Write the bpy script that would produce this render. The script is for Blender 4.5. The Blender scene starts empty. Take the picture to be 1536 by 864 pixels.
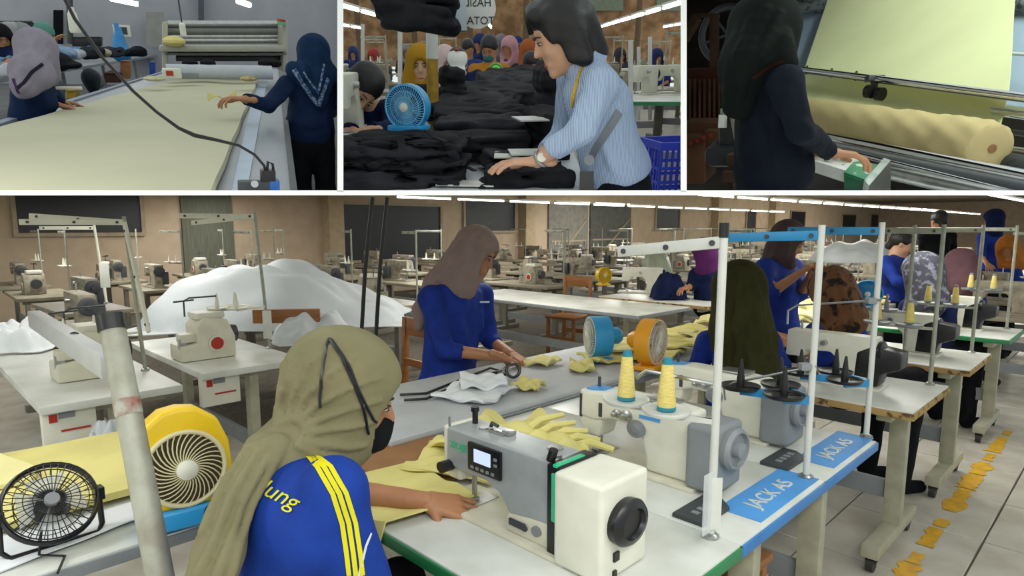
import bpy, bmesh, math, random
import numpy as np
from mathutils import Vector, Matrix
random.seed(7)
S = bpy.context.scene
COL = S.collection

# ------------------------------------------------------------------ camera, world, lights, exposure
FPX, CX, CY, HY, CAMH = 960.0, 768.0, 470.0, 340.0, 1.5
PITCH = math.atan2(CY - HY, FPX)
CAM = np.array([0, 0, CAMH])
FW = np.array([0, math.cos(PITCH), -math.sin(PITCH)]); UP = np.array([0, math.sin(PITCH), math.cos(PITCH)]); RT = np.array([1.0, 0, 0])
cd = bpy.data.cameras.new('camera'); cam = bpy.data.objects.new('camera', cd); COL.objects.link(cam)
cam.location = CAM; cam.rotation_euler = (math.pi / 2 - PITCH, 0, 0)
cd.sensor_width = 36; cd.lens = FPX / 1536 * 36; cd.shift_y = (CY - 432) / 1536; cd.clip_start = 0.05; cd.clip_end = 200
S.camera = cam
w = bpy.data.worlds.new('world'); S.world = w; w.use_nodes = True
w.node_tree.nodes['Background'].inputs[0].default_value = (0.93, 1.0, 0.98, 1)
w.node_tree.nodes['Background'].inputs[1].default_value = 0.66
vs = S.view_settings; vs.view_transform = 'Standard'; vs.look = 'None'; vs.exposure = 0.36; vs.gamma = 1; vs.use_curve_mapping = False

def ray(x, y): return FW + RT * (x - CX) / FPX + UP * (CY - y) / FPX
def W(px, py, z):                      # where a line of sight meets the height z of the main hall
    r = ray(px, py); return CAM + r * (z - CAMH) / r[2]
def WD(px, py, Y):                     # the point at the distance Y into the main hall
    r = ray(px, py); return CAM + r * Y / r[1]
SQ = math.sqrt(.5)
def UV(u, v, z=0.0): return np.array([SQ * (u - v), SQ * (u + v), z])   # hall axes: u runs along the rows, v across them
def nrm(a): a = np.array(a, float); return a / (np.linalg.norm(a) + 1e-12)
class Room:                            # an upper room: its own level frame, origin at eye height
    def __init__(s, px, hy, roll):
        s.f = nrm(ray(px, hy)); r = nrm(RT - RT.dot(s.f) * s.f); u = np.cross(r, s.f)
        c, n = math.cos(roll), math.sin(roll)
        s.r = r * c + u * n; s.u = u * c - r * n
        s.R = np.array([s.r, s.f, s.u]).T
    def P(s, px, py, d): r = ray(px, py); return CAM + r * d / r.dot(s.f)        # at the depth d
    def G(s, px, py, z): r = ray(px, py); return CAM + r * z / r.dot(s.u)        # at the height z below or above the eye
    def X(s, x, y, z): return CAM + s.R @ np.array([x, y, z])
    def M(s, loc, rz=0.0, tilt=0.0):
        m = Matrix([list(s.R[i]) for i in range(3)]).to_4x4(); m.translation = Vector(loc)
        return m @ Matrix.Rotation(tilt, 4, 'Y') @ Matrix.Rotation(rz, 4, 'Z')
    def d(s, x, y, z): return s.R @ np.array([x, y, z], float)
def area(name, loc, fwd, upv, sx, sy, power, color=(1, 1, 1)):
    l = bpy.data.lights.new(name, 'AREA'); l.shape = 'RECTANGLE'; l.size = sx; l.size_y = sy; l.energy = power; l.color = color
    o = bpy.data.objects.new(name, l); COL.objects.link(o)
    z = -nrm(fwd); x = nrm(np.cross(upv, z)); y = np.cross(z, x)
    m = Matrix([[x[i], y[i], z[i]] for i in range(3)]).to_4x4(); m.translation = Vector(loc); o.matrix_world = m
    return o
R1 = Room(253, 45, math.radians(-2.4)); R2 = Room(768, 80, 0.0); R3 = Room(1283, 60, math.radians(2.2))
UD = UV(1, 0); VD = UV(0, 1); ZD = np.array([0, 0, 1.0])
# rows of fluorescent tubes over the main hall (behind and above the photographer); unseen fill lights added under the raked ceiling
WARM = (1.0, 0.98, 0.93)
area('tube_and_fill_light', UV(-2.2, 2.4, 2.3), -ZD, UD, .25, 4.0, 48, WARM)
area('tube_and_fill_light', UV(-.6, -.6, 2.4), -ZD, UD, .25, 4.0, 60, WARM)
SLN = np.cross(RT, ray(768, 291.5)); SLN = SLN / np.linalg.norm(SLN); SLN = SLN if SLN[2] > 0 else -SLN
for sx_, sd_, pw_ in ((-2.6, 5.0, 18), (0.0, 5.2, 28), (2.8, 5.2, 34), (-5.0, 9.0, 75), (-1.0, 10.0, 85), (4.5, 10.5, 110), (9.0, 14.0, 170), (3, 16.0, 170), (16, 22.0, 300), (17, 28.0, 260)):
    q_ = CAM + ray(768, 292.2) * sd_ + RT * sx_
    area('tube_and_fill_light', q_, -SLN, FW, .5, 3.0 if sd_ < 8 else 5.0, pw_, WARM)
# ------------------------------------------------------------------ materials
def lin(c):
    if isinstance(c, str):
        c = [int(c[i:i + 2], 16) / 255 for i in (0, 2, 4)]
        c = [x / 12.92 if x <= .04045 else ((x + .055) / 1.055) ** 2.4 for x in c]
    return list(c)[:3]
MATS = {}
def mat(name, col, rough=.6, metal=0.0, var=.08, scale=9.0, bump=0.0, bscale=60.0, emit=0.0, alpha=1.0, col2=None, pat=None, trans=0.0, stretch=None):
    if name in MATS: return MATS[name]
    m = bpy.data.materials.new(name); m.use_nodes = True; nt = m.node_tree; b = nt.nodes['Principled BSDF']
    c = lin(col); c2 = lin(col2) if col2 is not None else [min(1, x * (1 - var * 2.2)) for x in c]
    b.inputs['Roughness'].default_value = rough; b.inputs['Metallic'].default_value = metal
    b.inputs['Specular IOR Level'].default_value = .5 if rough < .69 else .12
    b.inputs['Transmission Weight'].default_value = trans; b.inputs['Alpha'].default_value = alpha
    tc = nt.nodes.new('ShaderNodeTexCoord'); mp = nt.nodes.new('ShaderNodeMapping'); nt.links.new(tc.outputs['Object'], mp.inputs[0])
    if stretch: mp.inputs['Scale'].default_value = stretch
    if var > 0 or col2 is not None:
        if pat in ('stripe', 'band'):
            n = nt.nodes.new('ShaderNodeTexWave'); n.inputs['Scale'].default_value = scale; n.inputs['Distortion'].default_value = 0.3 if pat == 'stripe' else 2.5
            n.bands_direction = 'DIAGONAL' if pat == 'band' else 'X'; fac = n.outputs['Fac']
        elif pat == 'spots':
            n = nt.nodes.new('ShaderNodeTexVoronoi'); n.inputs['Scale'].default_value = scale; fac = n.outputs['Distance']
        else:
            n = nt.nodes.new('ShaderNodeTexNoise'); n.inputs['Scale'].default_value = scale; n.inputs['Detail'].default_value = 4; fac = n.outputs['Fac']
        nt.links.new(mp.outputs[0], n.inputs['Vector'])
        r = nt.nodes.new('ShaderNodeValToRGB'); r.color_ramp.elements[0].position = .35; r.color_ramp.elements[1].position = .65
        if pat == 'blot': r.color_ramp.elements[0].position = .52; r.color_ramp.elements[1].position = .6
        r.color_ramp.elements[0].color = (*c, 1); r.color_ramp.elements[1].color = (*c2, 1)
        nt.links.new(fac, r.inputs[0]); nt.links.new(r.outputs[0], b.inputs['Base Color'])
    else: b.inputs['Base Color'].default_value = (*c, 1)
    if bump > 0:
        n = nt.nodes.new('ShaderNodeTexNoise'); n.inputs['Scale'].default_value = bscale; n.inputs['Detail'].default_value = 3; nt.links.new(tc.outputs['Object'], n.inputs['Vector'])
        bp = nt.nodes.new('ShaderNodeBump'); bp.inputs['Strength'].default_value = bump; bp.inputs['Distance'].default_value = .01
        nt.links.new(n.outputs['Fac'], bp.inputs['Height']); nt.links.new(bp.outputs[0], b.inputs['Normal'])
    if emit > 0:
        b.inputs['Emission Color'].default_value = (*c, 1); b.inputs['Emission Strength'].default_value = emit
    MATS[name] = m; return m
# ------------------------------------------------------------------ mesh building
REG = {}; CUR = 'main'
def link(o, parent=None):
    COL.objects.link(o); REG[o.name] = CUR
    if parent is not None: o.parent = parent
    return o
def tag(o, label=None, cat=None, group=None, kind=None):
    if label: o['label'] = label
    if cat: o['category'] = cat
    if group: o['group'] = group
    if kind: o['kind'] = kind
    return o
def mtx(loc, rz=0.0): return Matrix.Translation(Vector(loc)) @ Matrix.Rotation(rz, 4, 'Z')
def thing(name, label, cat, M, group=None):
    o = bpy.data.objects.new(name, None); link(o); o.empty_display_size = .05
    o.matrix_world = M if isinstance(M, Matrix) else mtx(M)
    return tag(o, label, cat, group)
def mobj(name, me, m, parent=None, M=None):
    for x in (m if isinstance(m, (list, tuple)) else [m]): me.materials.append(x)
    o = bpy.data.objects.new(name, me); link(o, parent)
    if M is not None: o.matrix_world = M if isinstance(M, Matrix) else mtx(M)
    return o
class MB:
    def __init__(s): s.v = []; s.f = []; s.mi = []
    def add(s, vs_, fs, m=0):
        n = len(s.v); s.v += [tuple(float(c) for c in p) for p in vs_]; s.f += [tuple(n + i for i in q) for q in fs]; s.mi += [m] * len(fs); return s
    def box(s, c, d, R=None, m=0):
        c = np.array(c, float); h = np.array(d, float) / 2
        P = np.array([[x, y, z] for x in (-1, 1) for y in (-1, 1) for z in (-1, 1)]) * h
        if R is not None: P = P @ np.array(R).T
        return s.add(P + c, [(0, 1, 3, 2), (4, 6, 7, 5), (0, 4, 5, 1), (2, 3, 7, 6), (0, 2, 6, 4), (1, 5, 7, 3)], m)
    def beam(s, a, b, w_, h_, up=(0, 0, 1), m=0):
        a = np.array(a, float); b = np.array(b, float); x = nrm(b - a); y = np.cross(np.array(up, float), x)
        if np.linalg.norm(y) < 1e-3: y = np.cross([0, 1, 0], x)
        y = nrm(y); z = np.cross(x, y)
        return s.box((a + b) / 2, (np.linalg.norm(b - a), w_, h_), np.array([x, y, z]).T, m)
    def rings(s, rings, close=True, caps=True, m=0):
        n = len(rings[0]); vs_ = [p for r in rings for p in r]; fs = []
        for i in range(len(rings) - 1):
            for j in range(n if close else n - 1):
                k = (j + 1) % n; fs.append((i * n + j, i * n + k, (i + 1) * n + k, (i + 1) * n + j))
        if caps: fs.append(tuple(range(n - 1, -1, -1))); fs.append(tuple((len(rings) - 1) * n + j for j in range(n)))
        return s.add(vs_, fs, m)
    def cyl(s, a, b, r0, r1=None, n=12, m=0):
        return s.tube([a, b], [r0, r0 if r1 is None else r1], n, m)
    def tube(s, pts, r, n=8, m=0, closed=False):
        P = [np.array(p, float) for p in pts]; rs = r if isinstance(r, (list, tuple)) else [r] * len(P)
        rings = []; ref = None
        for i, p in enumerate(P):
            if closed: t = nrm(P[(i + 1) % len(P)] - P[i - 1])
            else: t = nrm(P[min(i + 1, len(P) - 1)] - P[max(i - 1, 0)])
            if ref is None: ref = np.array([0, 0, 1.0]) if abs(t[2]) < .9 else np.array([1.0, 0, 0])
            x = nrm(np.cross(ref, t)); y = np.cross(t, x); ref = y
            rings.append([p + rs[i] * (math.cos(2 * math.pi * k / n) * x + math.sin(2 * math.pi * k / n) * y) for k in range(n)])
        if closed: rings.append(rings[0])
        return s.rings(rings, caps=not closed, m=m)
    def lathe(s, prof, c=(0, 0, 0), ax=(0, 0, 1), n=20, m=0):
        c = np.array(c, float); z = nrm(ax); x = nrm(np.cross([0, 1, 0] if abs(z[1]) < .9 else [1, 0, 0], z)); y = np.cross(z, x)
        return s.rings([[c + z * h + max(r, 1e-4) * (math.cos(2 * math.pi * k / n) * x + math.sin(2 * math.pi * k / n) * y) for k in range(n)] for r, h in prof], m=m)
    def prism(s, poly, o, ax, ay, t0, t1, m=0):
        o = np.array(o, float); ax = np.array(ax, float); ay = np.array(ay, float); az = np.cross(ax, ay)
        return s.rings([[o + ax * p[0] + ay * p[1] + az * t for p in poly] for t in (t0, t1)], m=m)
    def ell(s, c, r, R=None, n=12, m=0):
        c = np.array(c, float); r = np.array(r if np.ndim(r) else (r, r, r), float); R = np.eye(3) if R is None else np.array(R)
        k = max(4, n // 2); rg = []
        for i in range(k + 1):
            a = math.pi * i / k; rr = max(math.sin(a), 1e-3)
            rg.append([c + R @ (r * np.array([rr * math.cos(2 * math.pi * j / n), rr * math.sin(2 * math.pi * j / n), -math.cos(a)])) for j in range(n)])
        return s.rings(rg, m=m)
    def torus(s, c, R_, r, ax=(0, 0, 1), n=28, k=6, m=0, sq=(1, 1)):
        z = nrm(ax); x = nrm(np.cross([0, 1, 0] if abs(z[1]) < .9 else [1, 0, 0], z)); y = np.cross(z, x); c = np.array(c, float)
        return s.tube([c + R_ * (sq[0] * math.cos(2 * math.pi * i / n) * x + sq[1] * math.sin(2 * math.pi * i / n) * y) for i in range(n)], r, k, m, True)
    def mesh(s, name, bevel=0.0, seg=2, smooth=True, ang=40):
        me = bpy.data.meshes.new(name); me.from_pydata(s.v, [], s.f); me.polygons.foreach_set('material_index', s.mi)
        bm = bmesh.new(); bm.from_mesh(me)
        bmesh.ops.recalc_face_normals(bm, faces=bm.faces)
        if bevel > 0:
            es = [e for e in bm.edges if len(e.link_faces) == 2 and e.calc_face_angle(0) > .5]
            bmesh.ops.bevel(bm, geom=es, offset=bevel, segments=seg, profile=.6, affect='EDGES', clamp_overlap=True)
        bm.to_mesh(me); bm.free()
        if smooth: me.polygons.foreach_set('use_smooth', [True] * len(me.polygons)); me.set_sharp_from_angle(angle=math.radians(ang))
        me.update(); return me
    def build(s, name, m, parent=None, M=None, **k): return mobj(name, s.mesh(name, **k), m, parent, M)
def copy_tree(o, parent=None, M=None):
    c = o.copy(); link(c)
    if parent is not None: c.parent = parent
    for ch in o.children: copy_tree(ch, c)
    if M is not None: c.matrix_world = M
    return c
def sheet(fn, nu, nv, th, name, m, parent=None, M=None, base=None):
    """a cloth or paper sheet: fn(s,t) -> point, given a thickness along its normals"""
    g = np.array([[fn(i / nu, j / nv) for j in range(nv + 1)] for i in range(nu + 1)], float)
    if base is not None: g = g - np.array(base)
    du = np.gradient(g, axis=0); dv = np.gradient(g, axis=1); n = np.cross(du, dv); n /= (np.linalg.norm(n, axis=2, keepdims=True) + 1e-9)
    top = (g + n * th / 2).reshape(-1, 3); bot = (g - n * th / 2).reshape(-1, 3); N = len(top); fs = []
    I = lambda i, j: i * (nv + 1) + j
    for i in range(nu):
        for j in range(nv):
            q = (I(i, j), I(i + 1, j), I(i + 1, j + 1), I(i, j + 1)); fs.append(q); fs.append(tuple(N + k for k in q[::-1]))
    for i in range(nu):
        fs.append((I(i + 1, 0), I(i, 0), N + I(i, 0), N + I(i + 1, 0))); fs.append((I(i, nv), I(i + 1, nv), N + I(i + 1, nv), N + I(i, nv)))
    for j in range(nv):
        fs.append((I(0, j), I(0, j + 1), N + I(0, j + 1), N + I(0, j))); fs.append((I(nu, j + 1), I(nu, j), N + I(nu, j), N + I(nu, j + 1)))
    mb = MB(); mb.add(list(top) + list(bot), fs); return mb.build(name, m, parent, M if base is None else mtx(base))
def text_mesh(body, size, ext=.001, shear=0.0):
    cu = bpy.data.curves.new('lettering', 'FONT'); cu.body = body; cu.size = size; cu.extrude = ext; cu.align_x = 'CENTER'; cu.align_y = 'CENTER'; cu.shear = shear
    o = bpy.data.objects.new('lettering_tmp', cu); COL.objects.link(o)
    dg = bpy.context.evaluated_depsgraph_get(); me = bpy.data.meshes.new_from_object(o.evaluated_get(dg))
    bpy.data.objects.remove(o); return me
def lettering(body, size, m, parent, o, ax, ay, name='lettering', shear=0.0, warp=None):
    me = text_mesh(body, size, .0012, shear); ax = nrm(ax); ay = nrm(ay); az = np.cross(ax, ay)
    for v in me.vertices:
        p = np.array(v.co); q = np.array(o) + ax * p[0] + ay * p[1] + az * p[2]
        v.co = warp(q) if warp else q
    return mobj(name, me, m, parent)
# ------------------------------------------------------------------ smooth solids from distance fields
def noise3(x, y, z, fr, seed=0, n=5):
    r = np.random.RandomState(seed); o = 0
    for i in range(n):
        k = r.normal(size=3) * fr; o = o + np.sin(k[0] * x + k[1] * y + k[2] * z + r.uniform(0, 6.28))
    return (o / n).astype(np.float32) if hasattr(o, 'astype') else o / n
class Field:
    def __init__(s, h): s.h = h; s.ops = []; s.fx = []
    def cap(s, a, b, ra, rb=None, k=.02, flat=None, sub=False):
        a = np.array(a, float); b = np.array(b, float); rb = ra if rb is None else rb; ab = b - a; L = max(ab.dot(ab), 1e-9)
        if flat is not None: fd = nrm(flat[0]); ff = flat[1]
        def fn(x, y, z):
            px, py, pz = x - a[0], y - a[1], z - a[2]
            t = np.clip((px * ab[0] + py * ab[1] + pz * ab[2]) / L, 0, 1)
            qx, qy, qz = px - ab[0] * t, py - ab[1] * t, pz - ab[2] * t
            if flat is not None:
                dd = (qx * fd[0] + qy * fd[1] + qz * fd[2]) * (ff - 1); qx, qy, qz = qx + dd * fd[0], qy + dd * fd[1], qz + dd * fd[2]
            return np.sqrt(qx * qx + qy * qy + qz * qz) - (ra + (rb - ra) * t)
        R = max(ra, rb) / (min(1, flat[1]) if flat is not None else 1)
        s.ops.append((fn, np.minimum(a, b) - R, np.maximum(a, b) + R, k, sub)); return s
    def chain(s, pts, rs, k=.02, flat=None):
        for i in range(len(pts) - 1): s.cap(pts[i], pts[i + 1], rs[i], rs[i + 1], k, flat)
        return s
    def ell(s, c, r, R=None, k=.03, sub=False):
        c = np.array(c, float); r = np.array(r, float); R = np.eye(3) if R is None else np.array(R); m = r.min()
        def fn(x, y, z):
            x, y, z = x - c[0], y - c[1], z - c[2]
            q = [(x * R[0, i] + y * R[1, i] + z * R[2, i]) / r[i] for i in range(3)]
            k0 = np.sqrt(q[0] ** 2 + q[1] ** 2 + q[2] ** 2); k1 = np.sqrt((q[0] / r[0]) ** 2 + (q[1] / r[1]) ** 2 + (q[2] / r[2]) ** 2) + 1e-9
            return np.where(k0 < .25, (k0 - 1) * m, k0 * (k0 - 1) / k1)
        e = np.sqrt(((R * r) ** 2).sum(1)); s.ops.append((fn, c - e, c + e, k, sub)); return s
    def rbox(s, c, d, rad, R=None, k=.01, sub=False):
        c = np.array(c, float); h = np.array(d, float) / 2 - rad; R = np.eye(3) if R is None else np.array(R)
        def fn(x, y, z):
            x, y, z = x - c[0], y - c[1], z - c[2]
            q = [np.abs(x * R[0, i] + y * R[1, i] + z * R[2, i]) - h[i] for i in range(3)]
            o = np.sqrt(np.maximum(q[0], 0) ** 2 + np.maximum(q[1], 0) ** 2 + np.maximum(q[2], 0) ** 2)
            return o + np.minimum(np.maximum(q[0], np.maximum(q[1], q[2])), 0) - rad
        e = np.abs(R) @ (np.array(d) / 2); s.ops.append((fn, c - e, c + e, k, sub)); return s
    def plane(s, p, n):                # cut away everything on the side n points to
        p = np.array(p, float); n = nrm(n); s.ops.append((lambda x, y, z: (x - p[0]) * n[0] + (y - p[1]) * n[1] + (z - p[2]) * n[2], None, None, 0, 'cut')); return s
    def fold(s, fn): s.fx.append(fn); return s
    def mesh(s, name, base=(0, 0, 0), relax=1):
        h = s.h; adds = [o for o in s.ops if o[4] is False]
        lo = np.min([o[1] for o in adds], 0) - 4 * h - .02; hi = np.max([o[2] for o in adds], 0) + 4 * h + .02
        n = np.ceil((hi - lo) / h).astype(int) + 1
        ax = [(lo[i] + h * np.arange(n[i])).astype(np.float32) for i in range(3)]
        F = np.full(n, .5, np.float32)
        def grids(sl): return ax[0][sl[0]][:, None, None], ax[1][sl[1]][None, :, None], ax[2][sl[2]][None, None, :]
        full = tuple(slice(0, n[i]) for i in range(3))
        folded = False
        for fn, l, u, k, sub in s.ops:
            if sub and not folded:
                for fx in s.fx: F += fx(*grids(full)).astype(np.float32)
                folded = True
            if l is None: sl = full
            else:
                mg = k + 3 * h + .02
                i0 = np.clip(np.floor((l - mg - lo) / h).astype(int), 0, n); i1 = np.clip(np.ceil((u + mg - lo) / h).astype(int) + 1, 0, n); sl = tuple(slice(i0[i], i1[i]) for i in range(3))
                if any(i1 <= i0): continue
            d = fn(*grids(sl)).astype(np.float32); A = F[sl]
            if sub == 'cut': F[sl] = np.maximum(A, d); continue
            if sub: F[sl] = np.maximum(A, -d)
            else:
                kk = max(k, 1e-4); hh = np.clip(.5 + .5 * (d - A) / kk, 0, 1); F[sl] = d * (1 - hh) + A * hh - kk * hh * (1 - hh)
        if not folded:
            for fx in s.fx: F += fx(*grids(full)).astype(np.float32)
        F[0] = F[-1] = .5; F[:, 0] = F[:, -1] = .5; F[:, :, 0] = F[:, :, -1] = .5
        return nets(F, lo - np.array(base), h, name, relax)
def nets(F, lo, h, name, relax=1):
    ins = F < 0; n = np.array(F.shape) - 1
    cnt = np.zeros(n, np.int8)
    C8 = [(a, b, c) for a in (0, 1) for b in (0, 1) for c in (0, 1)]
    sl = lambda o: tuple(slice(o[i], o[i] + n[i]) for i in range(3))
    for o in C8: cnt += ins[sl(o)]
    act = (cnt > 0) & (cnt < 8); idx = np.full(n, -1, np.int64); cells = np.argwhere(act); N = len(cells); idx[act] = np.arange(N)
    me = bpy.data.meshes.new(name)
    if N == 0: return me
    P = np.zeros((N, 3)); K = np.zeros(N)
    for o in C8:
        for a in range(3):
            if o[a]: continue
            o2 = list(o); o2[a] = 1
            fa = F[cells[:, 0] + o[0], cells[:, 1] + o[1], cells[:, 2] + o[2]]; fb = F[cells[:, 0] + o2[0], cells[:, 1] + o2[1], cells[:, 2] + o2[2]]
            x = (fa < 0) != (fb < 0); t = np.where(x, fa / np.where(x, fa - fb, 1), 0); q = np.array(o, float)[None].repeat(N, 0); q[:, a] += t
            P[x] += q[x]; K[x] += 1
    P = cells + P / K[:, None]
    quads = []
    for a in range(3):
        b, c = (a + 1) % 3, (a + 2) % 3
        s0 = [slice(1, None)] * 3; s1 = [slice(1, None)] * 3
        lo_ = [slice(1, F.shape[i] - 1) for i in range(3)]; hi_ = list(lo_); lo_[a] = slice(0, F.shape[a] - 1); hi_[a] = slice(1, F.shape[a])
        A = ins[tuple(lo_)]; B = ins[tuple(hi_)]; e = np.argwhere(A != B)
        if not len(e): continue
        fl = A[e[:, 0], e[:, 1], e[:, 2]]
        g = e.copy()
        for i in range(3):
            if i != a: g[:, i] += 1
        def cell(db, dc):
            q = g.copy(); q[:, b] += db; q[:, c] += dc; return idx[q[:, 0], q[:, 1], q[:, 2]]
        Q = np.stack([cell(-1, -1), cell(0, -1), cell(0, 0), cell(-1, 0)], 1); Q[~fl] = Q[~fl][:, ::-1]; quads.append(Q)
    Q = np.concatenate(quads); P = P * h + np.array(lo)
    for _ in range(relax):             # light smoothing
        A = np.zeros_like(P); D = np.zeros(N)
        for i in range(4):
            for j in (1, 3):
                np.add.at(A, Q[:, i], P[Q[:, (i + j) % 4]]); np.add.at(D, Q[:, i], 1)
        P = .5 * P + .5 * A / np.maximum(D, 1)[:, None]
    me.vertices.add(N); me.vertices.foreach_set('co', P.astype(np.float32).ravel())
    me.loops.add(Q.size); me.loops.foreach_set('vertex_index', Q.astype(np.int32).ravel())
    me.polygons.add(len(Q)); me.polygons.foreach_set('loop_start', np.arange(0, Q.size, 4, dtype=np.int32)); me.polygons.foreach_set('loop_total', np.full(len(Q), 4, np.int32))
    me.polygons.foreach_set('use_smooth', [True] * len(Q)); me.update(calc_edges=True); me.validate()
    return me
def join_meshes(name, ms):
    bm = bmesh.new()
    for m in ms: bm.from_mesh(m)
    me = bpy.data.meshes.new(name); bm.to_mesh(me); bm.free(); me.polygons.foreach_set('use_smooth', [True] * len(me.polygons)); return me
# ------------------------------------------------------------------ people
SKIN = mat('skin', 'a97652', .55, var=.05, scale=14); SKIN2 = mat('skin_light', 'c99a7c', .5, var=.05, scale=14); SKIN3 = mat('skin_dark', '8a5c40', .55, var=.05, scale=14)
HAIR = mat('black_hair', '0c0a09', .5, var=.1, scale=40, bump=.15, bscale=90); EYEW = mat('eye_white', 'b9aca0', .3, var=0); EYED = mat('eye_dark', '1c120c', .2, var=0); LIP = mat('lips', 'a4554c', .45, var=.05)
def hand(h, w_, d, n, th, curl=.5, sc=1.0):
    F = Field(h); d = nrm(d); n = np.array(n, float); n = nrm(n - d * n.dot(d)); th = np.array(th, float); th = nrm(th - d * th.dot(d) - n * th.dot(n)); w_ = np.array(w_, float)
    F.cap(w_ - d * .05 * sc, w_ + d * .012, .025 * sc, .024 * sc, .01, (n, 1.25))
    for i, (L, o, ls) in enumerate(((.088, .027, (.042, .026, .021)), (.092, .009, (.046, .029, .022)), (.088, -.009, (.042, .027, .021)), (.079, -.026, (.034, .021, .018)))):
        p = w_ + (d * L + th * o) * sc; F.cap(w_ + (d * .01 + th * o * .6) * sc, p, .0145 * sc, .0105 * sc, .010)
        a = curl * (.5 + .12 * i)
        for q in ls:
            dd = d * math.cos(a) - n * math.sin(a) + th * o * 3.6; e = p + nrm(dd) * q * sc; F.cap(p, e, .0086 * sc, .0074 * sc, .002); p = e; a += curl * .75
    p = w_ + (d * .02 + th * .02) * sc
    for q, dv in ((.045, d * .55 + th * .75 - n * .25), (.033, d * .85 + th * .35 - n * .35), (.027, d * .95 + th * .05 - n * .3)):
        e = p + nrm(dv) * q * sc; F.cap(p, e, .014 * sc if q > .04 else .0105 * sc, .0095 * sc, .006); p = e
    return F
def person(label, J, look, h=.011, hh=.0045, group=None, bulk=1.0):
    g = lambda k: np.array(J[k], float)
    neck, pel, shL, shR, hc = g('neck'), g('pel'), g('shL'), g('shR'), g('head')
    hs = J.get('hs', 1.0); T = nrm(neck - pel); X = shR - shL; X = nrm(X - T * X.dot(T)); Y = np.cross(T, X); TR = np.array([X, Y, T]).T
    hf = nrm(J['hf']); hu = np.array(J.get('hu', (0, 0, 1)), float); hu = nrm(hu - hf * hu.dot(hf)); hx = np.cross(hf, hu); HR = np.array([hx, hf, hu]).T
    hd = lambda x, y, z: hc + HR @ (np.array([x, y, z]) * hs)
    up = np.array(J.get('up', (0, 0, 1)), float); base = np.array(J.get('base', (pel[0], pel[1], 0.0)), float)
    FK = {}
    root = thing('person', label, 'person', base, group)
    sw = np.linalg.norm(shR - shL) / 2
    tl = np.linalg.norm(neck - pel)
    # body: one continuous skin surface, hands refined where they show
    B = Field(h)
    B.ell(hd(0, -.01, .03), np.array((.073, .092, .088)) * hs, HR, .02); B.ell(hd(0, .022, -.035), np.array((.06, .066, .084)) * hs, HR, .03)
    B.cap(hd(0, -.02, -.06), neck + T * .01, .05 * hs, .055 * hs, .03)
    if look.get('face', True):
        B.cap(hd(0, .083, .014), hd(0, .102, -.022), .008, .0125, .01); B.cap(hd(-.02, .078, -.066), hd(.02, .078, -.066), .011, k=.012); B.ell(hd(0, .072, -.098), (.02, .02, .018), HR, .025)
        for q in (-1, 1): B.ell(hd(q * .034, .058, -.03), (.024, .022, .022), HR, .02)
    for q in (-1, 1): B.ell(hd(q * .074, -.008, -.005), np.array((.009, .02, .03)) * hs, HR, .008)
    B.ell(neck + (pel - neck) * .3, (sw * .7, .075 * bulk, tl * .3), TR, .05); B.ell(neck + (pel - neck) * .75, (.1 * bulk, .075 * bulk, tl * .33), TR, .05)
    parts = []
    for sd in 'LR':
        if 'el' + sd not in J: continue
        s_, e_, w_ = g('sh' + sd), g('el' + sd), g('wr' + sd)
        B.cap(neck + (pel - neck) * .12, s_, .05, .04, .03); B.cap(s_, e_, .041, .035, .02); B.cap(e_, w_, .036, .0255, .015)
        if 'hd' + sd in J: parts.append(hand(hh, w_, *J['hd' + sd]).mesh('hand', base, 1))
    if 'hipL' in J:
        for sd in 'LR': B.chain([g('hip' + sd), g('kn' + sd), g('an' + sd)], [.07, .05, .036], .02)
    body = mobj('body', join_meshes('body', [B.mesh('body', base, 1)] + parts), look['skin'], root)
    if look.get('face', True):
        for q in (-1, 1):
            ex = hd(q * .03, .079, .006); MB().ell(ex - base, np.array((.0125, .008, .0046)) * hs, HR, 10).build('eye', EYEW, root)
            MB().ell(ex + hf * .0048 * hs - hu * .0015 - base, np.array((.0064, .006, .0047)) * hs, HR, 8).build('iris', EYED, root)
            MB().tube([hd(q * .012, .088, .024) - base, hd(q * .03, .088, .03) - base, hd(q * .047, .074, .024) - base], [.0028, .0035, .002], 6).build('eyebrow', HAIR, root)
            MB().tube([hd(q * .016, .0865, .009) - base, hd(q * .03, .0885, .0135) - base, hd(q * .044, .078, .008) - base], .0018, 5).build('eyelid', HAIR, root)
        if not look.get('mask'): MB().ell(hd(0, .0865, -.0645) - base, np.array((.019, .0065, .0068)) * hs, HR, 10).build('lips', LIP, root)
    # shirt
    C = Field(h); lo = look.get('loose', 1.0)
    C.ell(neck + (pel - neck) * .3, (sw * .9 * bulk, .112 * bulk, tl * .36), TR, .05); C.ell(neck + (pel - neck) * .66, (.145 * bulk * lo, .11 * bulk * lo, tl * .36), TR, .06)
    C.ell(pel + T * .02, (.165 * bulk * lo, .125 * bulk * lo, .13), TR, .06)
    if look.get('bust', 1):
        for q in (-1, 1): C.ell(neck + (pel - neck) * .36 + X * q * .065 + Y * .06 * bulk, (.06, .05, .06), TR, .05)
    C.cap(neck - T * .03 - X * .05, neck - T * .03 + X * .05, .055, .055, .03)
    for sd in 'LR':
        if 'el' + sd not in J: continue
        s_, e_, w_ = g('sh' + sd), g('el' + sd), g('wr' + sd); fr = look.get('sleeve', 1.0)
        C.cap(neck - T * .05, s_, .06, .058 * bulk, .03)
        if fr <= .5: C.cap(s_, s_ + (e_ - s_) * fr * 2, .062 * bulk, .058, .03)
        else:
            C.cap(s_, e_, .062 * bulk, .05, .03); m_ = e_ + (w_ - e_) * (fr - .5) * 2; C.cap(e_, m_, .05, .038 if fr > .9 else .045, .02)
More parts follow.
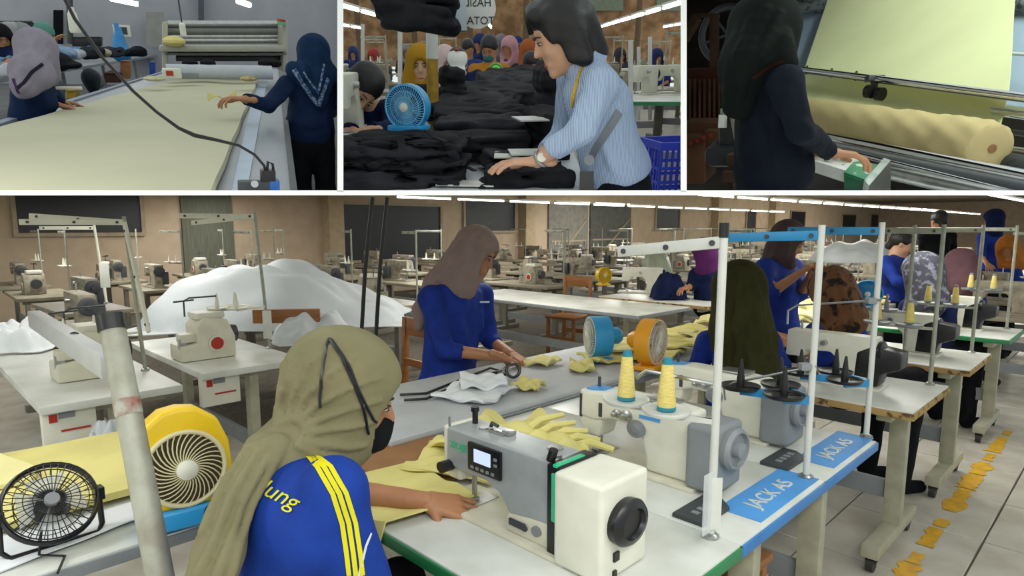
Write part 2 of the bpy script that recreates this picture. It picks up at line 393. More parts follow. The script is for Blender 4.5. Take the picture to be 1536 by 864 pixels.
    C.fold(lambda x, y, z: .0055 * (1 - 2 * np.abs(noise3(x, y, z, 15, look.get('seed', 1), 5))) + .003 * noise3(x, y, z, 34, look.get('seed', 1) + 9, 5))
    fr = look.get('sleeve', 1.0)
    for sd in 'LR':                    # cuffs end cleanly
        if 'el' + sd not in J: continue
        s_, e_, w_ = g('sh' + sd), g('el' + sd), g('wr' + sd)
        if fr <= .5: p_, dv = s_ + (e_ - s_) * (fr * 2 - .02), nrm(e_ - s_)
        else: p_, dv = e_ + (w_ - e_) * ((fr - .5) * 2 - .03), nrm(w_ - e_)
        C.cap(p_ + dv * .062, p_ + dv * .10, .062, .062, sub=True)
    if 'hem' in look: C.plane(pel - T * look['hem'], -T)
    FK['shirt'] = C
    shirt = mobj('shirt', C.mesh('shirt', base, 1), look['shirt'], root)
    # trousers
    if 'hipL' in J:
        L_ = Field(max(h, .014))
        L_.ell(pel - T * .05, (.155 * bulk, .12 * bulk, .13), TR, .05)
        for sd in 'LR': L_.chain([g('hip' + sd), g('kn' + sd), g('an' + sd)], [.092, .068, .055], .03)
        L_.fold(lambda x, y, z: .004 * noise3(x, y, z, 20, 5, 5)); mobj('trousers', L_.mesh('trousers', base, 1), look.get('trousers', BLACKC), root)
        for sd in 'LR':
            a = g('an' + sd); fdir = nrm(Y - up * Y.dot(up)); f_ = Field(.012)
            f_.cap(a - up * .03, a - up * .045 + fdir * .15, .042, .036, .03); f_.plane(a - up * .075, -up); mobj('shoe', f_.mesh('shoe', base, 1), look.get('shoe', BLACKC), root)
    # headscarf
    if 'scarf' in look:
        sc = look['scarf']; K = Field(sc.get('h', h))
        K.ell(hd(0, -.014, .03), np.array((.094, .116, .106)) * hs, HR, .03); K.ell(hd(0, .012, -.05), np.array((.083, .088, .10)) * hs, HR, .04)
        K.cap(hd(0, -.015, -.08), neck + Y * .01, .085 * hs, .10 * hs, .05)
        for a, b, ra, rb, fl in sc.get('drape', []): K.cap(a, b, ra, rb, sc.get('k', .045), fl)
        am = sc.get('amp', .006); ds = nrm(sc.get('fold', T + Y * .2)); fq = sc.get('freq', 55)
        sx_ = nrm(np.cross(ds, Y + .01)); sy_ = np.cross(ds, sx_); c0 = hc
        def ff(x, y, z):
            a = (x - c0[0]) * sx_[0] + (y - c0[1]) * sx_[1] + (z - c0[2]) * sx_[2]; b = (x - c0[0]) * sy_[0] + (y - c0[1]) * sy_[1] + (z - c0[2]) * sy_[2]; t = (x - c0[0]) * ds[0] + (y - c0[1]) * ds[1] + (z - c0[2]) * ds[2]
            return am * np.sin(fq * a + 14 * t + 2 * np.sin(9 * b)) * np.sin(fq * .8 * b + 11 * t + 1) * np.clip(.35 - t * 3.5, 0, 1) + am * .5 * noise3(x, y, z, 16, 3, 5)
        K.fold(ff)
        op = sc.get('open', (.088, .1, .09)); K.ell(hd(0, sc.get('oy', .145), -.016), np.array(op) * hs, HR, 0, True)
        FK['headscarf'] = K
        mobj('headscarf', K.mesh('headscarf', base, 1), sc['mat'], root)
    if look.get('hair'):
        K = Field(min(h, .008)); K.ell(hd(0, -.02, .038), np.array((.084, .1, .092)) * hs, HR, .02)
        for q in look['hair'].get('more', []): K.cap(hd(*q[0]), hd(*q[1]), q[2], q[3], .025)
        K.fold(lambda x, y, z: .003 * noise3(x, y, z, 60, 2, 6))
        K.ell(hd(*look['hair'].get('cut', (0, .11, -.03))), np.array(look['hair'].get('cr', (.075, .085, .085))) * hs, HR, 0, True)
        mobj('hair', K.mesh('hair', base, 1), look['hair'].get('mat', HAIR), root)
    if look.get('mask'):
        K = Field(.006); K.ell(hd(0, .045, -.06), np.array((.066, .066, .052)) * hs, HR, .02); K.cap(hd(0, .1, -.03), hd(0, .1, -.075), .014, k=.02); K.ell(hd(0, -.03, -.05), np.array((.1, .07, .1)) * hs, HR, 0, True)
        mobj('face_mask', K.mesh('face_mask', base, 1), BLACKC, root)
    return root, dict(fk=FK, hd=hd, base=base, T=T, X=X, Y=Y, HR=HR, hx=hx, hf=hf, hu=hu, neck=neck, pel=pel)
def ray_on(obj, base, px, py):
    ok, q, n, _ = obj.ray_cast(Vector(CAM - base), Vector(nrm(ray(px, py)))); return (np.array(q) + base, np.array(n)) if ok else (None, None)
def refold(root, k, key, lines, r0=.009, r1=.004, kk=.014, sink=.3):
    """raise sewn-in or gathered folds on a garment along the given lines of sight and rebuild it"""
    bpy.context.view_layer.update(); o = [c for c in root.children if c.name.startswith(key)][0]; F = k['fk'][key]; n0 = len(F.ops)
    for ln in lines:
        P = []
        for i in range(len(ln) - 1):
            for t in range(3): P.append((ln[i][0] + (ln[i + 1][0] - ln[i][0]) * t / 3, ln[i][1] + (ln[i + 1][1] - ln[i][1]) * t / 3))
        P.append(ln[-1]); Q_ = []
        for p in P:
            q, n = ray_on(o, k['base'], *p)
            if q is not None and (not Q_ or np.linalg.norm(q - Q_[-1]) < .12): Q_.append(q - n * r0 * sink)
        m = len(Q_)
        for i in range(m - 1):
            f0, f1 = [r0 + (r1 - r0) * j / max(m - 1, 1) for j in (i, i + 1)]; F.cap(Q_[i], Q_[i + 1], f0, f1, kk)
    new = F.ops[n0:]; F.ops = F.ops[:n0]; i0 = next((i for i, q in enumerate(F.ops) if q[4] is not False), n0); F.ops[i0:i0] = new
    old = o.data; me = F.mesh(key, k['base'], 1)
    for m in old.materials: me.materials.append(m)
    o.data = me; bpy.data.meshes.remove(old)
BLACKC = mat('black_cloth', '15161a', .85, var=.15, scale=20, bump=.15)
BLUE = mat('blue_uniform', '1e358a', .75, var=.12, scale=14, bump=.12, bscale=120); BLUE2 = mat('blue_jersey', '1c3c92', .7, var=.1, scale=14, bump=.1, bscale=140)
NAVY = mat('navy_cloth', '141f45', .8, var=.15, scale=14, bump=.1)
def legs(J, mode, Yd, Xd, up=ZD, fl=0.0):
    """hips, knees and ankles for a standing or a sitting figure"""
    p = np.array(J['pel'], float); up = np.array(up); Yd = nrm(Yd); Xd = nrm(Xd)
    for sd, q in (('L', -1), ('R', 1)):
        hp = p + Xd * q * .085 - up * .03
        if mode == 'sit': kn = hp + Yd * .40 + Xd * q * .03; an = kn - Yd * .05; an = an - up * (an.dot(up) - fl - .075)
        else: a0 = hp + Yd * .02; an = a0 - up * (a0.dot(up) - fl - .075); kn = (hp + an) / 2 + Yd * .02
        J['hip' + sd], J['kn' + sd], J['an' + sd] = hp, kn, an
    return J
# ------------------------------------------------------------------ shared materials
WHITE = mat('white_laminate', 'd6d8d2', .35, var=.05, scale=5, col2='bfc1b8'); CREAM = mat('cream_enamel', 'd5d2bd', .35, var=.06, scale=12); IVORY = mat('ivory_plastic', 'dcdbcb', .4, var=.04, scale=12)
TANM = mat('aged_machine_enamel', '9c9480', .5, var=.2, scale=16); GREYM = mat('grey_machine_paint', 'a0a5a6', .35, .15, var=.06, scale=16); GREYP = mat('grey_plastic', '83888b', .5, var=.06); DGREY = mat('dark_grey_plastic', '3a3e41', .5, var=.08)
BLACKP = mat('black_plastic', '101113', .35, var=.1); STEEL = mat('steel', 'b4b6b5', .28, .9, var=.08, scale=30); CHROME = mat('chrome', 'd8dadb', .12, 1.0, var=0); PIPE = mat('white_pipe', 'c9cbc4', .45, var=.05, scale=10)
PIPEG = mat('grey_steel_pipe', 'a2a596', .5, .2, var=.12, scale=20); GREENE = mat('green_edge', '1f7a48', .45, var=.08); BLUEE = mat('blue_edge', '2f74b5', .45, var=.06); BLUEL = mat('blue_print', '4c93d4', .5, var=.08, scale=6)
WOODE = mat('worn_wood_edge', 'a5895a', .7, col2='5f4a30', scale=22, pat='blot'); WOODC = mat('varnished_wood', '96602f', .45, var=.14, scale=7, stretch=(1, 1, 6)); LEGM = mat('table_leg_enamel', 'aaa891', .5, var=.1, scale=12)
RED = mat('red_plastic', 'b32a1c', .4, var=.06); YEL = mat('yellow_cloth', 'd9cf86', .9, var=.05, scale=6, bump=.1, bscale=160); YEL2 = mat('pale_yellow_cloth', 'e2da9c', .9, var=.05, scale=6, bump=.1, bscale=160)
THREAD = mat('yellow_thread', 'e0cd7c', .8, var=.12, scale=60, stretch=(1, 1, 8)); TEAL = mat('teal_cone_tip', '1c7f95', .5, var=.05); WCLOTH = mat('white_cloth', 'dfe3e6', .9, var=.04, scale=6, bump=.12, bscale=40); CLEAR = mat('clear_plastic', 'e4e9ea', .2, var=0, alpha=.4)
GREYC = mat('grey_table_cover', 'bcbfc1', .8, var=.06, scale=5); CARD = mat('brown_card', '9a7350', .85, var=.07, scale=9); MINT = mat('mint_green', '2fb581', .4, var=.03); SCREEN = mat('lit_screen', 'b9c8ee', .3, var=0, emit=.55); SKYB = mat('sky_blue_plastic', '2f9bd6', .35, var=.05); YELP = mat('yellow_plastic', 'ecc416', .35, var=.05)
ORP = mat('orange_plastic', 'eda51d', .4, var=.05); BLKB = mat('blue_bracket', '2484b8', .4, var=.06); TUBE = mat('lit_tube', 'f4f6ec', .4, var=0, emit=6.0); RUB = mat('castor_rubber', '2e2d29', .6, var=.1)
RZ = -math.pi / 4
ORD = 'first second third fourth fifth sixth seventh eighth ninth tenth eleventh twelfth thirteenth fourteenth fifteenth sixteenth seventeenth eighteenth nineteenth twentieth'.split() + ['number %d' % i for i in range(21, 60)]
def rowM(u, v, z=0.0, a=0.0): return mtx(UV(u, v, z), RZ + a)
def bowed(poly, n=5): return poly
# ------------------------------------------------------------------ tables
def table(label, M, L, D, H=.75, top=WHITE, edge=None, leg=LEGM, rail=True, castor=True, group=None, name='sewing_table', th=.035, shelf=False, inset=.12):
    t = thing(name, label, 'table', M, group)
    MB().box((0, 0, H - th / 2), (L, D, th)).build('table_top', top, t, bevel=.004)
    if edge: MB().box((0, 0, H - th / 2 - .002), (L + .012, D + .012, th - .006)).build('edge_band', edge, t, bevel=.003)
    for sx in (-1, 1):
        x = sx * (L / 2 - inset); b = MB(); b.box((x, .02, (H - th) / 2 + .06), (.075, .05, H - th - .12)).box((x, .0, H - th - .02), (.06, D * .8, .04)); b.build('leg', leg, t, bevel=.005)
        f = MB().box((x, 0, .1), (.07, D * .98, .055)).build('foot', leg, t, bevel=.006)
        if castor:
            for sy in (-1, 1):
                y = sy * D * .43; c = MB(); c.cyl((x - .015, y, .035), (x + .015, y, .035), .033, n=12); c.box((x, y + .006, .06), (.044, .03, .03)); c.build('castor', RUB, t)
    if rail: MB().box((0, .03, .28), (L - 2 * inset, .02, .09)).build('rail', GREYP, t, bevel=.003)
    if shelf: MB().box((0, 0, .45), (L - .2, D * .8, .02)).build('shelf', GREYP, t)
    return t
# ------------------------------------------------------------------ sewing machines
def lockstitch(label, M, style='plain', body=CREAM, group=None, motor=DGREY, detail=1, name='sewing_machine'):
    t = thing(name, label, 'sewing machine', M, group); X, Z = (1, 0, 0), (0, 0, 1)
    MB().box((.17, 0, .008), (.53, .18, .016)).build('bed', body if style != 'jack' else CREAM, t, bevel=.004)
    if style == 'zoje':
        arm = [(-.045, .292), (-.05, .16), (.02, .145), (.12, .15), (.18, .125), (.215, .075), (.365, .075), (.365, .292)]
        MB().prism(arm, (0, .062, 0), X, Z, 0, .124).build('arm', GREYM, t, bevel=.009, seg=3)
        post = [(.205, .016), (.215, .075), (.30, .09), (.365, .095), (.365, .016)]
        MB().prism(post, (0, .066, 0), X, Z, 0, .132).build('post', CREAM, t, bevel=.008)
        MB().box((-.052, 0, .215), (.035, .115, .155)).build('face_cover', IVORY, t, bevel=.012, seg=3)
        MB().box((-.03, .0, .125), (.06, .1, .05)).build('head_base', CREAM, t, bevel=.014, seg=3)
        k = MB().box((.387, 0, .15), (.045, .15, .285)).build('black_joint', BLACKP, t, bevel=.006); MB().box((.392, -.074, .195), (.018, .012, .15)).box((.392, -.02, .29), (.018, .11, .012)).build('green_stripe', MINT, t, bevel=.004)
        MB().box((.478, .0, .145), (.15, .19, .285)).build('motor_housing', IVORY, t, bevel=.014, seg=3)
        w_ = MB(); w_.lathe([(.066, 0), (.068, .02), (.06, .03), (.045, .034), (.04, .024), (.01, .024)], (.553, -.01, .165), X, 28); w_.build('hand_wheel', BLACKP, t)
        MB().box((.556, -.04, .07), (.006, .02, .026)).box((.556, -.045, .015), (.006, .012, .03)).build('vent_slot', BLACKP, t)
        pn = MB().box((.125, -.066, .222), (.135, .012, .098)).build('control_panel', BLACKP, t, bevel=.008); MB().box((.122, -.0735, .232), (.066, .003, .044)).build('screen', SCREEN, pn)
        for i in range(5): MB().box((.08 + i * .021, -.0735, .189), (.011, .003, .009)).build('button', GREYP, pn)
        for i in range(2): MB().box((.175, -.0735, .222 + i * .02), (.011, .003, .009)).build('button', GREYP, pn)
        lettering('ZOJE', .034, MINT, t, (.008, -.0635, .235), X, Z)
        MB().cyl((-.01, .02, .29), (-.01, .02, .345), .009).cyl((-.01, .02, .336), (-.01, .02, .352), .013).build('thread_post', BLACKP, t); MB().cyl((-.045, -.05, .29), (-.045, -.05, .325), .004).build('thread_guide', STEEL, t)
        [MB().cyl((x_, y_, .291), (x_, y_, .299), r_).build('oil_cap', STEEL, t) for x_, y_, r_ in ((.05, .0, .014), (.31, .02, .022), (.35, -.02, .014))]; MB().box((.11, 0, .297), (.06, .02, .01)).box((.14, .015, .3), (.03, .03, .014)).build('winder_plate', STEEL, t, bevel=.002)
        wd = MB(); wd.tube([(.06, .02, .3), (.075, .01, .318), (.1, .01, .312)], .006); wd.build('bobbin_winder', DGREY, t)
        MB().cyl((-.035, -.058, .155), (-.035, -.095, .155), .02, .02, 16).build('tension_knob', BLACKP, t); MB().cyl((.36, -.055, .295), (.37, -.055, .33), .012).build('spool_peg', BLACKP, t)
        MB().box((.255, -.069, .055), (.06, .008, .022)).cyl((.285, -.07, .055), (.285, -.076, .055), .011).build('stitch_dial', DGREY, t, bevel=.003); MB().cyl((.325, -.06, .06), (.325, -.074, .06), .016, .016, 14).build('reverse_button', GREYP, t)
    elif style == 'jack':
        arm = [(-.045, .285), (-.05, .17), (.02, .165), (.1, .19), (.17, .185), (.215, .15), (.235, .08), (.235, .016), (.40, .016), (.40, .285), (.30, .295), (.06, .30)]
        MB().prism(arm, (0, .055, 0), X, Z, 0, .11).build('arm', IVORY, t, bevel=.016, seg=3)
        hd_ = [(-.055, .29), (-.06, .15), (-.03, .095), (.035, .095), (.05, .15), (.05, .29)]
        MB().prism(hd_, (0, .05, 0), X, Z, 0, .1).build('head', IVORY, t, bevel=.014, seg=3); MB().box((.02, 0, .294), (.11, .07, .008)).build('blue_inlay', BLUEL, t, bevel=.003); MB().box((.25, -.056, .235), (.08, .004, .014)).build('blue_badge', BLUEL, t)
        MB().box((.045, -.05, .22), (.016, .012, .06)).build('thread_slot', DGREY, t); MB().box((-.045, -.05, .22), (.01, .01, .1)).build('thread_slot', DGREY, t)
        MB().box((.455, 0, .14), (.11, .17, .25)).build('motor_housing', GREYP, t, bevel=.02, seg=3)
        w_ = MB(); w_.lathe([(.075, 0), (.078, .018), (.07, .03), (.062, .03), (.058, .018), (.03, .018), (.028, .04), (.01, .042)], (.51, 0, .175), X, 26); w_.build('hand_wheel', GREYP, t)
        for i, (x_, z_, r_) in enumerate(((.12, .225, .016), (.16, .225, .02))): MB().lathe([(r_, 0), (r_ * 1.1, .01), (r_ * .6, .014), (r_ * .6, .03), (.004, .032)], (x_, -.054, z_), (0, -1, 0), 14).build('tension_disc', STEEL, t)
        MB().lathe([(.036, 0), (.036, .014), (.016, .016), (.012, .02)], (.2, -.05, .18), (0, -1, 0), 20).build('dial', GREYP, t); MB().cyl((-.01, .01, .29), (-.01, .01, .34), .006).build('thread_post', DGREY, t)
        MB().box((.26, 0, .302), (.12, .09, .01)).build('top_cover', STEEL, t, bevel=.003)
    else:
        arm = [(-.05, .285), (-.055, .13), (.035, .13), (.05, .175), (.18, .18), (.22, .14), (.23, .016), (.40, .016), (.40, .285)]
        MB().prism(arm, (0, .055, 0), X, Z, 0, .11).build('arm', body, t, bevel=.012)
        MB().lathe([(.062, 0), (.066, .02), (.05, .03), (.02, .03), (.018, .045)], (.40, 0, .2), X, 18).build('hand_wheel', motor, t); MB().box((.36, .07, .12), (.12, .07, .16)).build('motor_housing', motor, t, bevel=.012)
        MB().cyl((.15, -.05, .23), (.15, -.085, .23), .018, .014).build('tension_disc', STEEL, t); MB().cyl((.0, .02, .28), (.0, .02, .33), .006).build('thread_post', STEEL, t)
    n = MB(); n.cyl((0, 0, .02), (0, 0, .17), .0035).cyl((.012, 0, .035), (.012, 0, .17), .005).box((.006, -.012, .026), (.024, .045, .008)).build('presser_foot', STEEL, t)
    MB().box((.01, 0, .018), (.07, .13, .004)).build('needle_plate', STEEL, t)
    return t
def overlock(label, M, group=None, body=CREAM):
    """boxy overlock machine with a red oil window on its side"""
    t = thing('overlock_machine', label, 'sewing machine', M, group)
    MB().prism([(-.15, 0), (.15, 0), (.15, .12), (.11, .22), (-.02, .24), (-.06, .19), (-.06, .1), (-.15, .09)], (0, .09, 0), (1, 0, 0), (0, 0, 1), 0, .2).build('body', body, t, bevel=.014)
    MB().box((-.1, -.05, .13), (.09, .08, .05)).build('looper_cover', body, t, bevel=.01)
    MB().box((.03, .0, .245), (.16, .15, .04)).build('top_cover', IVORY, t, bevel=.014)
    w_ = MB(); w_.lathe([(.046, 0), (.046, .008), (.036, .01), (.036, .006), (.01, .006)], (.04, -.112, .09), (0, -1, 0), 20); w_.build('oil_window_ring', CREAM, t); MB().lathe([(.036, 0), (.034, .012), (.012, .014)], (.04, -.11, .09), (0, -1, 0), 20).build('oil_window', RED, t)
    for i in range(4): MB().lathe([(.014, 0), (.014, .016), (.006, .018)], (-.03 + i * .035, -.09, .2), (0, -1, .3), 12).build('tension_disc', STEEL, t)
    a = MB(); a.tube([(-.08, .02, .24), (-.08, .02, .33), (-.05, .02, .345), (.1, .02, .345)], .005).tube([(-.14, 0, .33), (-.02, .04, .33)], .005); a.build('thread_rail', DGREY, t)
    MB().cyl((.15, .0, .12), (.19, 0, .12), .055, .05, 18).build('hand_wheel', DGREY, t); MB().box((-.13, -.07, .1), (.04, .03, .06)).build('presser_foot', STEEL, t)
    return t
def cone(label, p, sc=1.0, cm=THREAD, tip=None, group='cones of yellow thread', up=(0, 0, 1)):
    t = thing('thread_cone', label, 'thread cone', p, group); up = np.array(up, float)
    MB().lathe([(.03 * sc, .008), (.031 * sc, .02), (.019 * sc, .15 * sc), (.016 * sc, .155 * sc)], (0, 0, 0), up, 18).build('thread', cm, t); MB().lathe([(.031 * sc, 0), (.032 * sc, .012 * sc), (.028 * sc, .014 * sc)], (0, 0, 0), up, 18).build('cone_foot', tip or GREYP, t)
    MB().lathe([(.017 * sc, .15 * sc), (.015 * sc, .175 * sc), (.008 * sc, .176 * sc)], (0, 0, 0), up, 14).build('cone_tip', tip or GREYP, t); return t
def tray(mb, c, r=.06): return mb.lathe([(.008, -.004), (r * .9, -.004), (r, .004), (r, .008), (r * .86, .003), (.012, .003), (.012, .03), (.004, .09), (.002, .09)], c, (0, 0, 1), 22)
def thread_stand(label, M, H=.75, arms=((-.28, .02, 'x'),), trays=(), pole=PIPE, arm_m=PIPE, cap=None, r=.0098, tray_m=BLACKP, z_tray=.3, group=None, lean=(0, 0), rail=True):
    """upright with thread guide arms at the top and spool trays part way up; origin at its foot"""
    t = thing('thread_stand', label, 'thread stand', M, group); top = np.array([lean[0], lean[1], H])
    b = MB(); b.cyl((0, 0, 0), top, r, r, 12); b.build('pole', pole, t); MB().lathe([(r * 2.2, 0), (r * 2.2, .006), (r * 1.3, .012)], (0, 0, 0), (0, 0, 1), 14).build('foot_ring', STEEL, t)
    if cap: MB().cyl(top - (0, 0, .02), top + (0, 0, .014), r * 1.15).build('end_cap', cap, t)
    for (dx, dy, dz) in arms:
        q = top - np.array([0, 0, .03]); e = q + np.array([dx, dy, dz]); MB().beam(q, e, .016, .028).build('guide_arm', arm_m, t, bevel=.004)
        for k in (.08, .5, .93): MB().lathe([(.007, -.012), (.007, .012), (.003, .013)], q + (e - q) * k, (0, 1, 0) if abs(dx) > abs(dy) else (1, 0, 0), 8).build('guide_eye', DGREY, t)
    if trays:
        zt = top * z_tray / H; rl = MB()
        for (dx, dy) in trays: rl.beam(zt, zt + np.array([dx, dy, 0]), .012, .012 if arm_m is not BLKB else .026)
        rl.build('tray_bracket', arm_m, t)
        for (dx, dy) in trays: tray(MB(), zt + np.array([dx, dy, .01])).build('spool_tray', tray_m, t)
    return t
# ------------------------------------------------------------------ fans, chairs, lamps
def guard(mb, R_, y0, dome, wires=40, rings=3, r=.0014, sw=.0):
    for i in range(wires):
        a = 2 * math.pi * i / wires; pts = []
        for k in range(5):
            q = .2 + .8 * k / 4; aa = a + sw * (1 - q); pts.append((R_ * q * math.cos(aa), y0 + dome * (1 - q * q), R_ * q * math.sin(aa)))
        mb.tube(pts, r, 4)
    for k in range(rings):
        q = .2 + .8 * (k + 1) / rings; mb.torus((0, y0 + dome * (1 - q * q), 0), R_ * q, r * (1.6 if k == rings - 1 else 1), (0, 1, 0), 32, 5)
    return mb
def blades(R_, y, n, m, t, twist=.5):
    b = MB()
    for i in range(n):
        a = 2 * math.pi * i / n; g = []
        for k in range(4):
            q = .2 + .72 * k / 3; wd = .35 + .25 * math.sin(q * 2.4)
            for s_ in (-1, 1): g.append((R_ * q * math.cos(a + s_ * wd), y + s_ * .012 * twist * 2, R_ * q * math.sin(a + s_ * wd)))
        b.add(g + [(p[0], p[1] + .003, p[2]) for p in g], [f for k in range(3) for f in ((2 * k, 2 * k + 1, 2 * k + 3, 2 * k + 2), (8 + 2 * k, 10 + 2 * k, 11 + 2 * k, 9 + 2 * k))] + [(0, 2, 10, 8), (2, 4, 12, 10), (4, 6, 14, 12), (1, 9, 11, 3), (3, 11, 13, 5), (5, 13, 15, 7)])
    b.cyl((0, y - .01, 0), (0, y + .016, 0), R_ * .2, R_ * .17, 16)
    return b.build('blades', m, t)
def desk_fan(label, M, R_=.13, shell=SKYB, grille=IVORY, hub=IVORY, bl=CLEAR, group=None, foot=True, drum=.08, sw=.7, wires=40, gr=.0018, zc=None):
    """round table fan in a plastic drum; faces local +y, origin at its foot"""
    t = thing('desk_fan', label, 'fan', M, group); zc = R_ + .035 if zc is None else zc; H_ = bpy.data.objects.new('fan_head', None)
    def up(mb): mb.v = [(x, y, z + zc) for x, y, z in mb.v]; return mb
    up(MB().lathe([(R_ * .9, -drum / 2), (R_, -drum / 2), (R_ * 1.02, drum / 2), (R_ * .93, drum / 2), (R_ * .92, -drum / 2 + .004), (R_ * .9, -drum / 2)], (0, 0, 0), (0, 1, 0), 36)).build('drum', shell, t)
    up(guard(MB(), R_ * .96, drum / 2, .012, wires, 3, gr, sw)).build('front_grille', grille, t); up(guard(MB(), R_ * .95, -drum / 2, -.008, 24, 3, gr)).build('rear_grille', shell, t)
    up(MB().lathe([(R_ * .2, 0), (R_ * .19, .012), (R_ * .05, .018)], (0, drum / 2 + .006, 0), (0, 1, 0), 18)).build('hub_badge', hub, t); up(MB().lathe([(.045, 0), (.045, -.06), (.03, -.08)], (0, -drum / 2, 0), (0, 1, 0), 18)).build('motor', shell, t)
    o = blades(R_ * .85, 0, 4, bl, t); o.data.transform(Matrix.Translation((0, 0, zc)))
    if foot: MB().box((0, 0, .012), (.16, .12, .024)).box((0, -.01, .04), (.05, .05, .07)).build('foot', shell, t, bevel=.008)
    return t
def wood_chair(label, M, back=.9):
    t = thing('wooden_chair', label, 'chair', M)
    for sx in (-1, 1):
        MB().beam((sx * .17, .17, 0), (sx * .17, .17, .43), .035, .035).build('leg', WOODC, t, bevel=.004); MB().beam((sx * .17, -.17, 0), (sx * .17, -.21, back), .035, .04, (0, 1, 0)).build('leg', WOODC, t, bevel=.004)
    MB().box((0, 0, .44), (.4, .4, .03)).build('seat', WOODC, t, bevel=.006); MB().box((0, -.205, back - .06), (.36, .022, .12)).build('backrest', WOODC, t, bevel=.006); MB().box((0, -.19, .6), (.34, .02, .05)).build('back_rail', WOODC, t, bevel=.004); MB().box((0, .17, .2), (.32, .02, .04)).box((0, -.17, .25), (.32, .02, .05)).build('stretcher', WOODC, t)
    return t
def tube_lamp(label, a, b, group, r=.018, case=True):
    t = thing('fluorescent_lamp', label, 'lamp', (np.array(a) + np.array(b)) / 2, group); c = (np.array(a) + np.array(b)) / 2; a = np.array(a) - c; b = np.array(b) - c
    MB().cyl(a, b, r, r, 8).build('tube', TUBE, t)
    if case: MB().beam(a + (0, 0, .045), b + (0, 0, .045), .09, .04).build('housing', PIPE, t)
    return t
# ------------------------------------------------------------------ the setting: white dividers and the main hall
def Q(px, py, d): return CAM + ray(px, py) * d
WTRIM = mat('white_trim', 'fbfbfb', .7, var=0)
def wedge(name, x0, x1, y0, y1, d0, d1):
    b = MB(); b.add([Q(x, y, d) for d in (d0, d1) for x in (x0, x1) for y in (y0, y1)], [(0, 1, 3, 2), (4, 6, 7, 5), (0, 4, 5, 1), (2, 3, 7, 6), (0, 2, 6, 4), (1, 5, 7, 3)])
    return tag(b.build(name, WTRIM, smooth=False), kind='structure')
CUR = 'frame'
wedge('trim_1', -80, 1616, 285.5, 293, 2.0, 2.03); wedge('ceiling', -300, 1800, 287.5, 290.8, 2.02, 30)
for i, x in enumerate((510.5, 1025.5)): wedge('trim_%d' % (i + 2), x - 4.5, x + 4.5, -60, 288, 2.0, 2.03); wedge('wall_divider_%d' % (i + 1), x - 1.2, x + 1.2, -60, 288, 2.02, 26)
CUR = 'main'
WALLM = mat('tan_wall_paint', 'bdaa92', .85, var=.06, scale=3, bump=.1, bscale=14); WALLG = mat('grey_green_curtain', '6b6d60', .8, var=.12, scale=14, stretch=(6, 6, .3)); GLASSD = mat('dark_window_glass', '070b12', .45, var=.3, scale=2, col2='0d131d')
TILEM = mat('white_floor_tile', 'c9c5ba', .2, var=.1, scale=4, col2='b3ad9f'); GROUT = mat('tile_grout', '6a655a', .9, var=.15, scale=30); CEILM = mat('dull_ceiling', 'a0968a', .9, var=.15, scale=4); YPAINT = mat('worn_yellow_paint', 'd9a51c', .6, var=.1, scale=20)
fl = tag(MB().add([UV(-16, -3, -.012), UV(48, -3, -.012), UV(48, 13, -.012), UV(-16, 13, -.012), UV(-16, -3, -.06), UV(48, -3, -.06), UV(48, 13, -.06), UV(-16, 13, -.06)], [(0, 1, 2, 3), (7, 6, 5, 4), (0, 4, 5, 1), (1, 5, 6, 2), (2, 6, 7, 3), (3, 7, 4, 0)]).build('floor', GROUT, smooth=False), kind='structure')
TS = .6; tm = MB().box((0, 0, -.008), (TS - .008, TS - .008, .016)).mesh('tile', bevel=.003, seg=1); tm.materials.append(TILEM)
for i in range(0, 21):
    for j in range(-4, 8):
        u, v = 1.55 + i * TS, .45 - TS / 2 + j * TS
        if j > 2 and (i > 9): continue
        o = bpy.data.objects.new('tile', tm); link(o, fl); o.matrix_world = mtx(UV(u, v, random.uniform(-.0006, .0006)), RZ)
MB().add([UV(-16, -3, -.01), UV(1.2, -3, -.01), UV(1.2, 13, -.01), UV(-16, 13, -.01)], [(0, 1, 2, 3)]).build('floor_field', TILEM, fl, smooth=False)
MB().add([UV(14.2, -3, -.01), UV(48, -3, -.01), UV(48, 13, -.01), UV(14.2, 13, -.01)], [(0, 1, 2, 3)]).build('floor_field', TILEM, fl, smooth=False)
# worn yellow guide line on the floor
yl = MB(); WY = 1.25
for a, b, w_ in ((2.75, 2.95, .09), (3.0, 3.14, .07), (3.2, 3.27, .05), (3.42, 3.62, .07), (3.7, 3.76, .05), (3.95, 4.32, .08), (4.36, 4.62, .085), (4.66, 4.9, .08), (5.0, 5.12, .05), (5.22, 5.6, .085), (5.72, 5.8, .04)):
    n = 9; pts = []
    for k in range(n): pts.append((a - .02 + (b - a + .05) * k / (n - 1), WY * w_ / 2 * (.6 + .6 * random.random())))
    up_ = [UV(u, .635 + h_, .0035) for u, h_ in pts]; dn_ = [UV(u, .635 - h_ * random.uniform(.6, 1), .0035) for u, h_ in pts]
    yl.add(up_ + dn_, [(i, i + 1, n + i + 1, n + i) for i in range(n - 1)])
yl.build('yellow_line', YPAINT, fl, smooth=False)
WV0 = 12.5
def WV(px, py, v=WV0):
    r = ray(px, py); t = v / r.dot(VD); return CAM + r * t
wb = tag(MB().box((14.5, .1, 3), (61, .2, 6)).build('wall_back', WALLM, M=mtx(UV(0, WV0), math.pi / 4), smooth=False), kind='structure')
tag(MB().box((.1, 4, 3), (.2, 18, 6)).build('wall_right', WALLM, M=mtx(UV(45, 0), math.pi / 4), smooth=False), kind='structure')
tag(MB().box((25, 5, 2.95), (42, 16, .06)).build('ceiling', CEILM, M=mtx(UV(0, 0), math.pi / 4), smooth=False), kind='structure')
FRM = mat('window_frame_paint', 'a3947c', .6, var=.1)
wn = 0
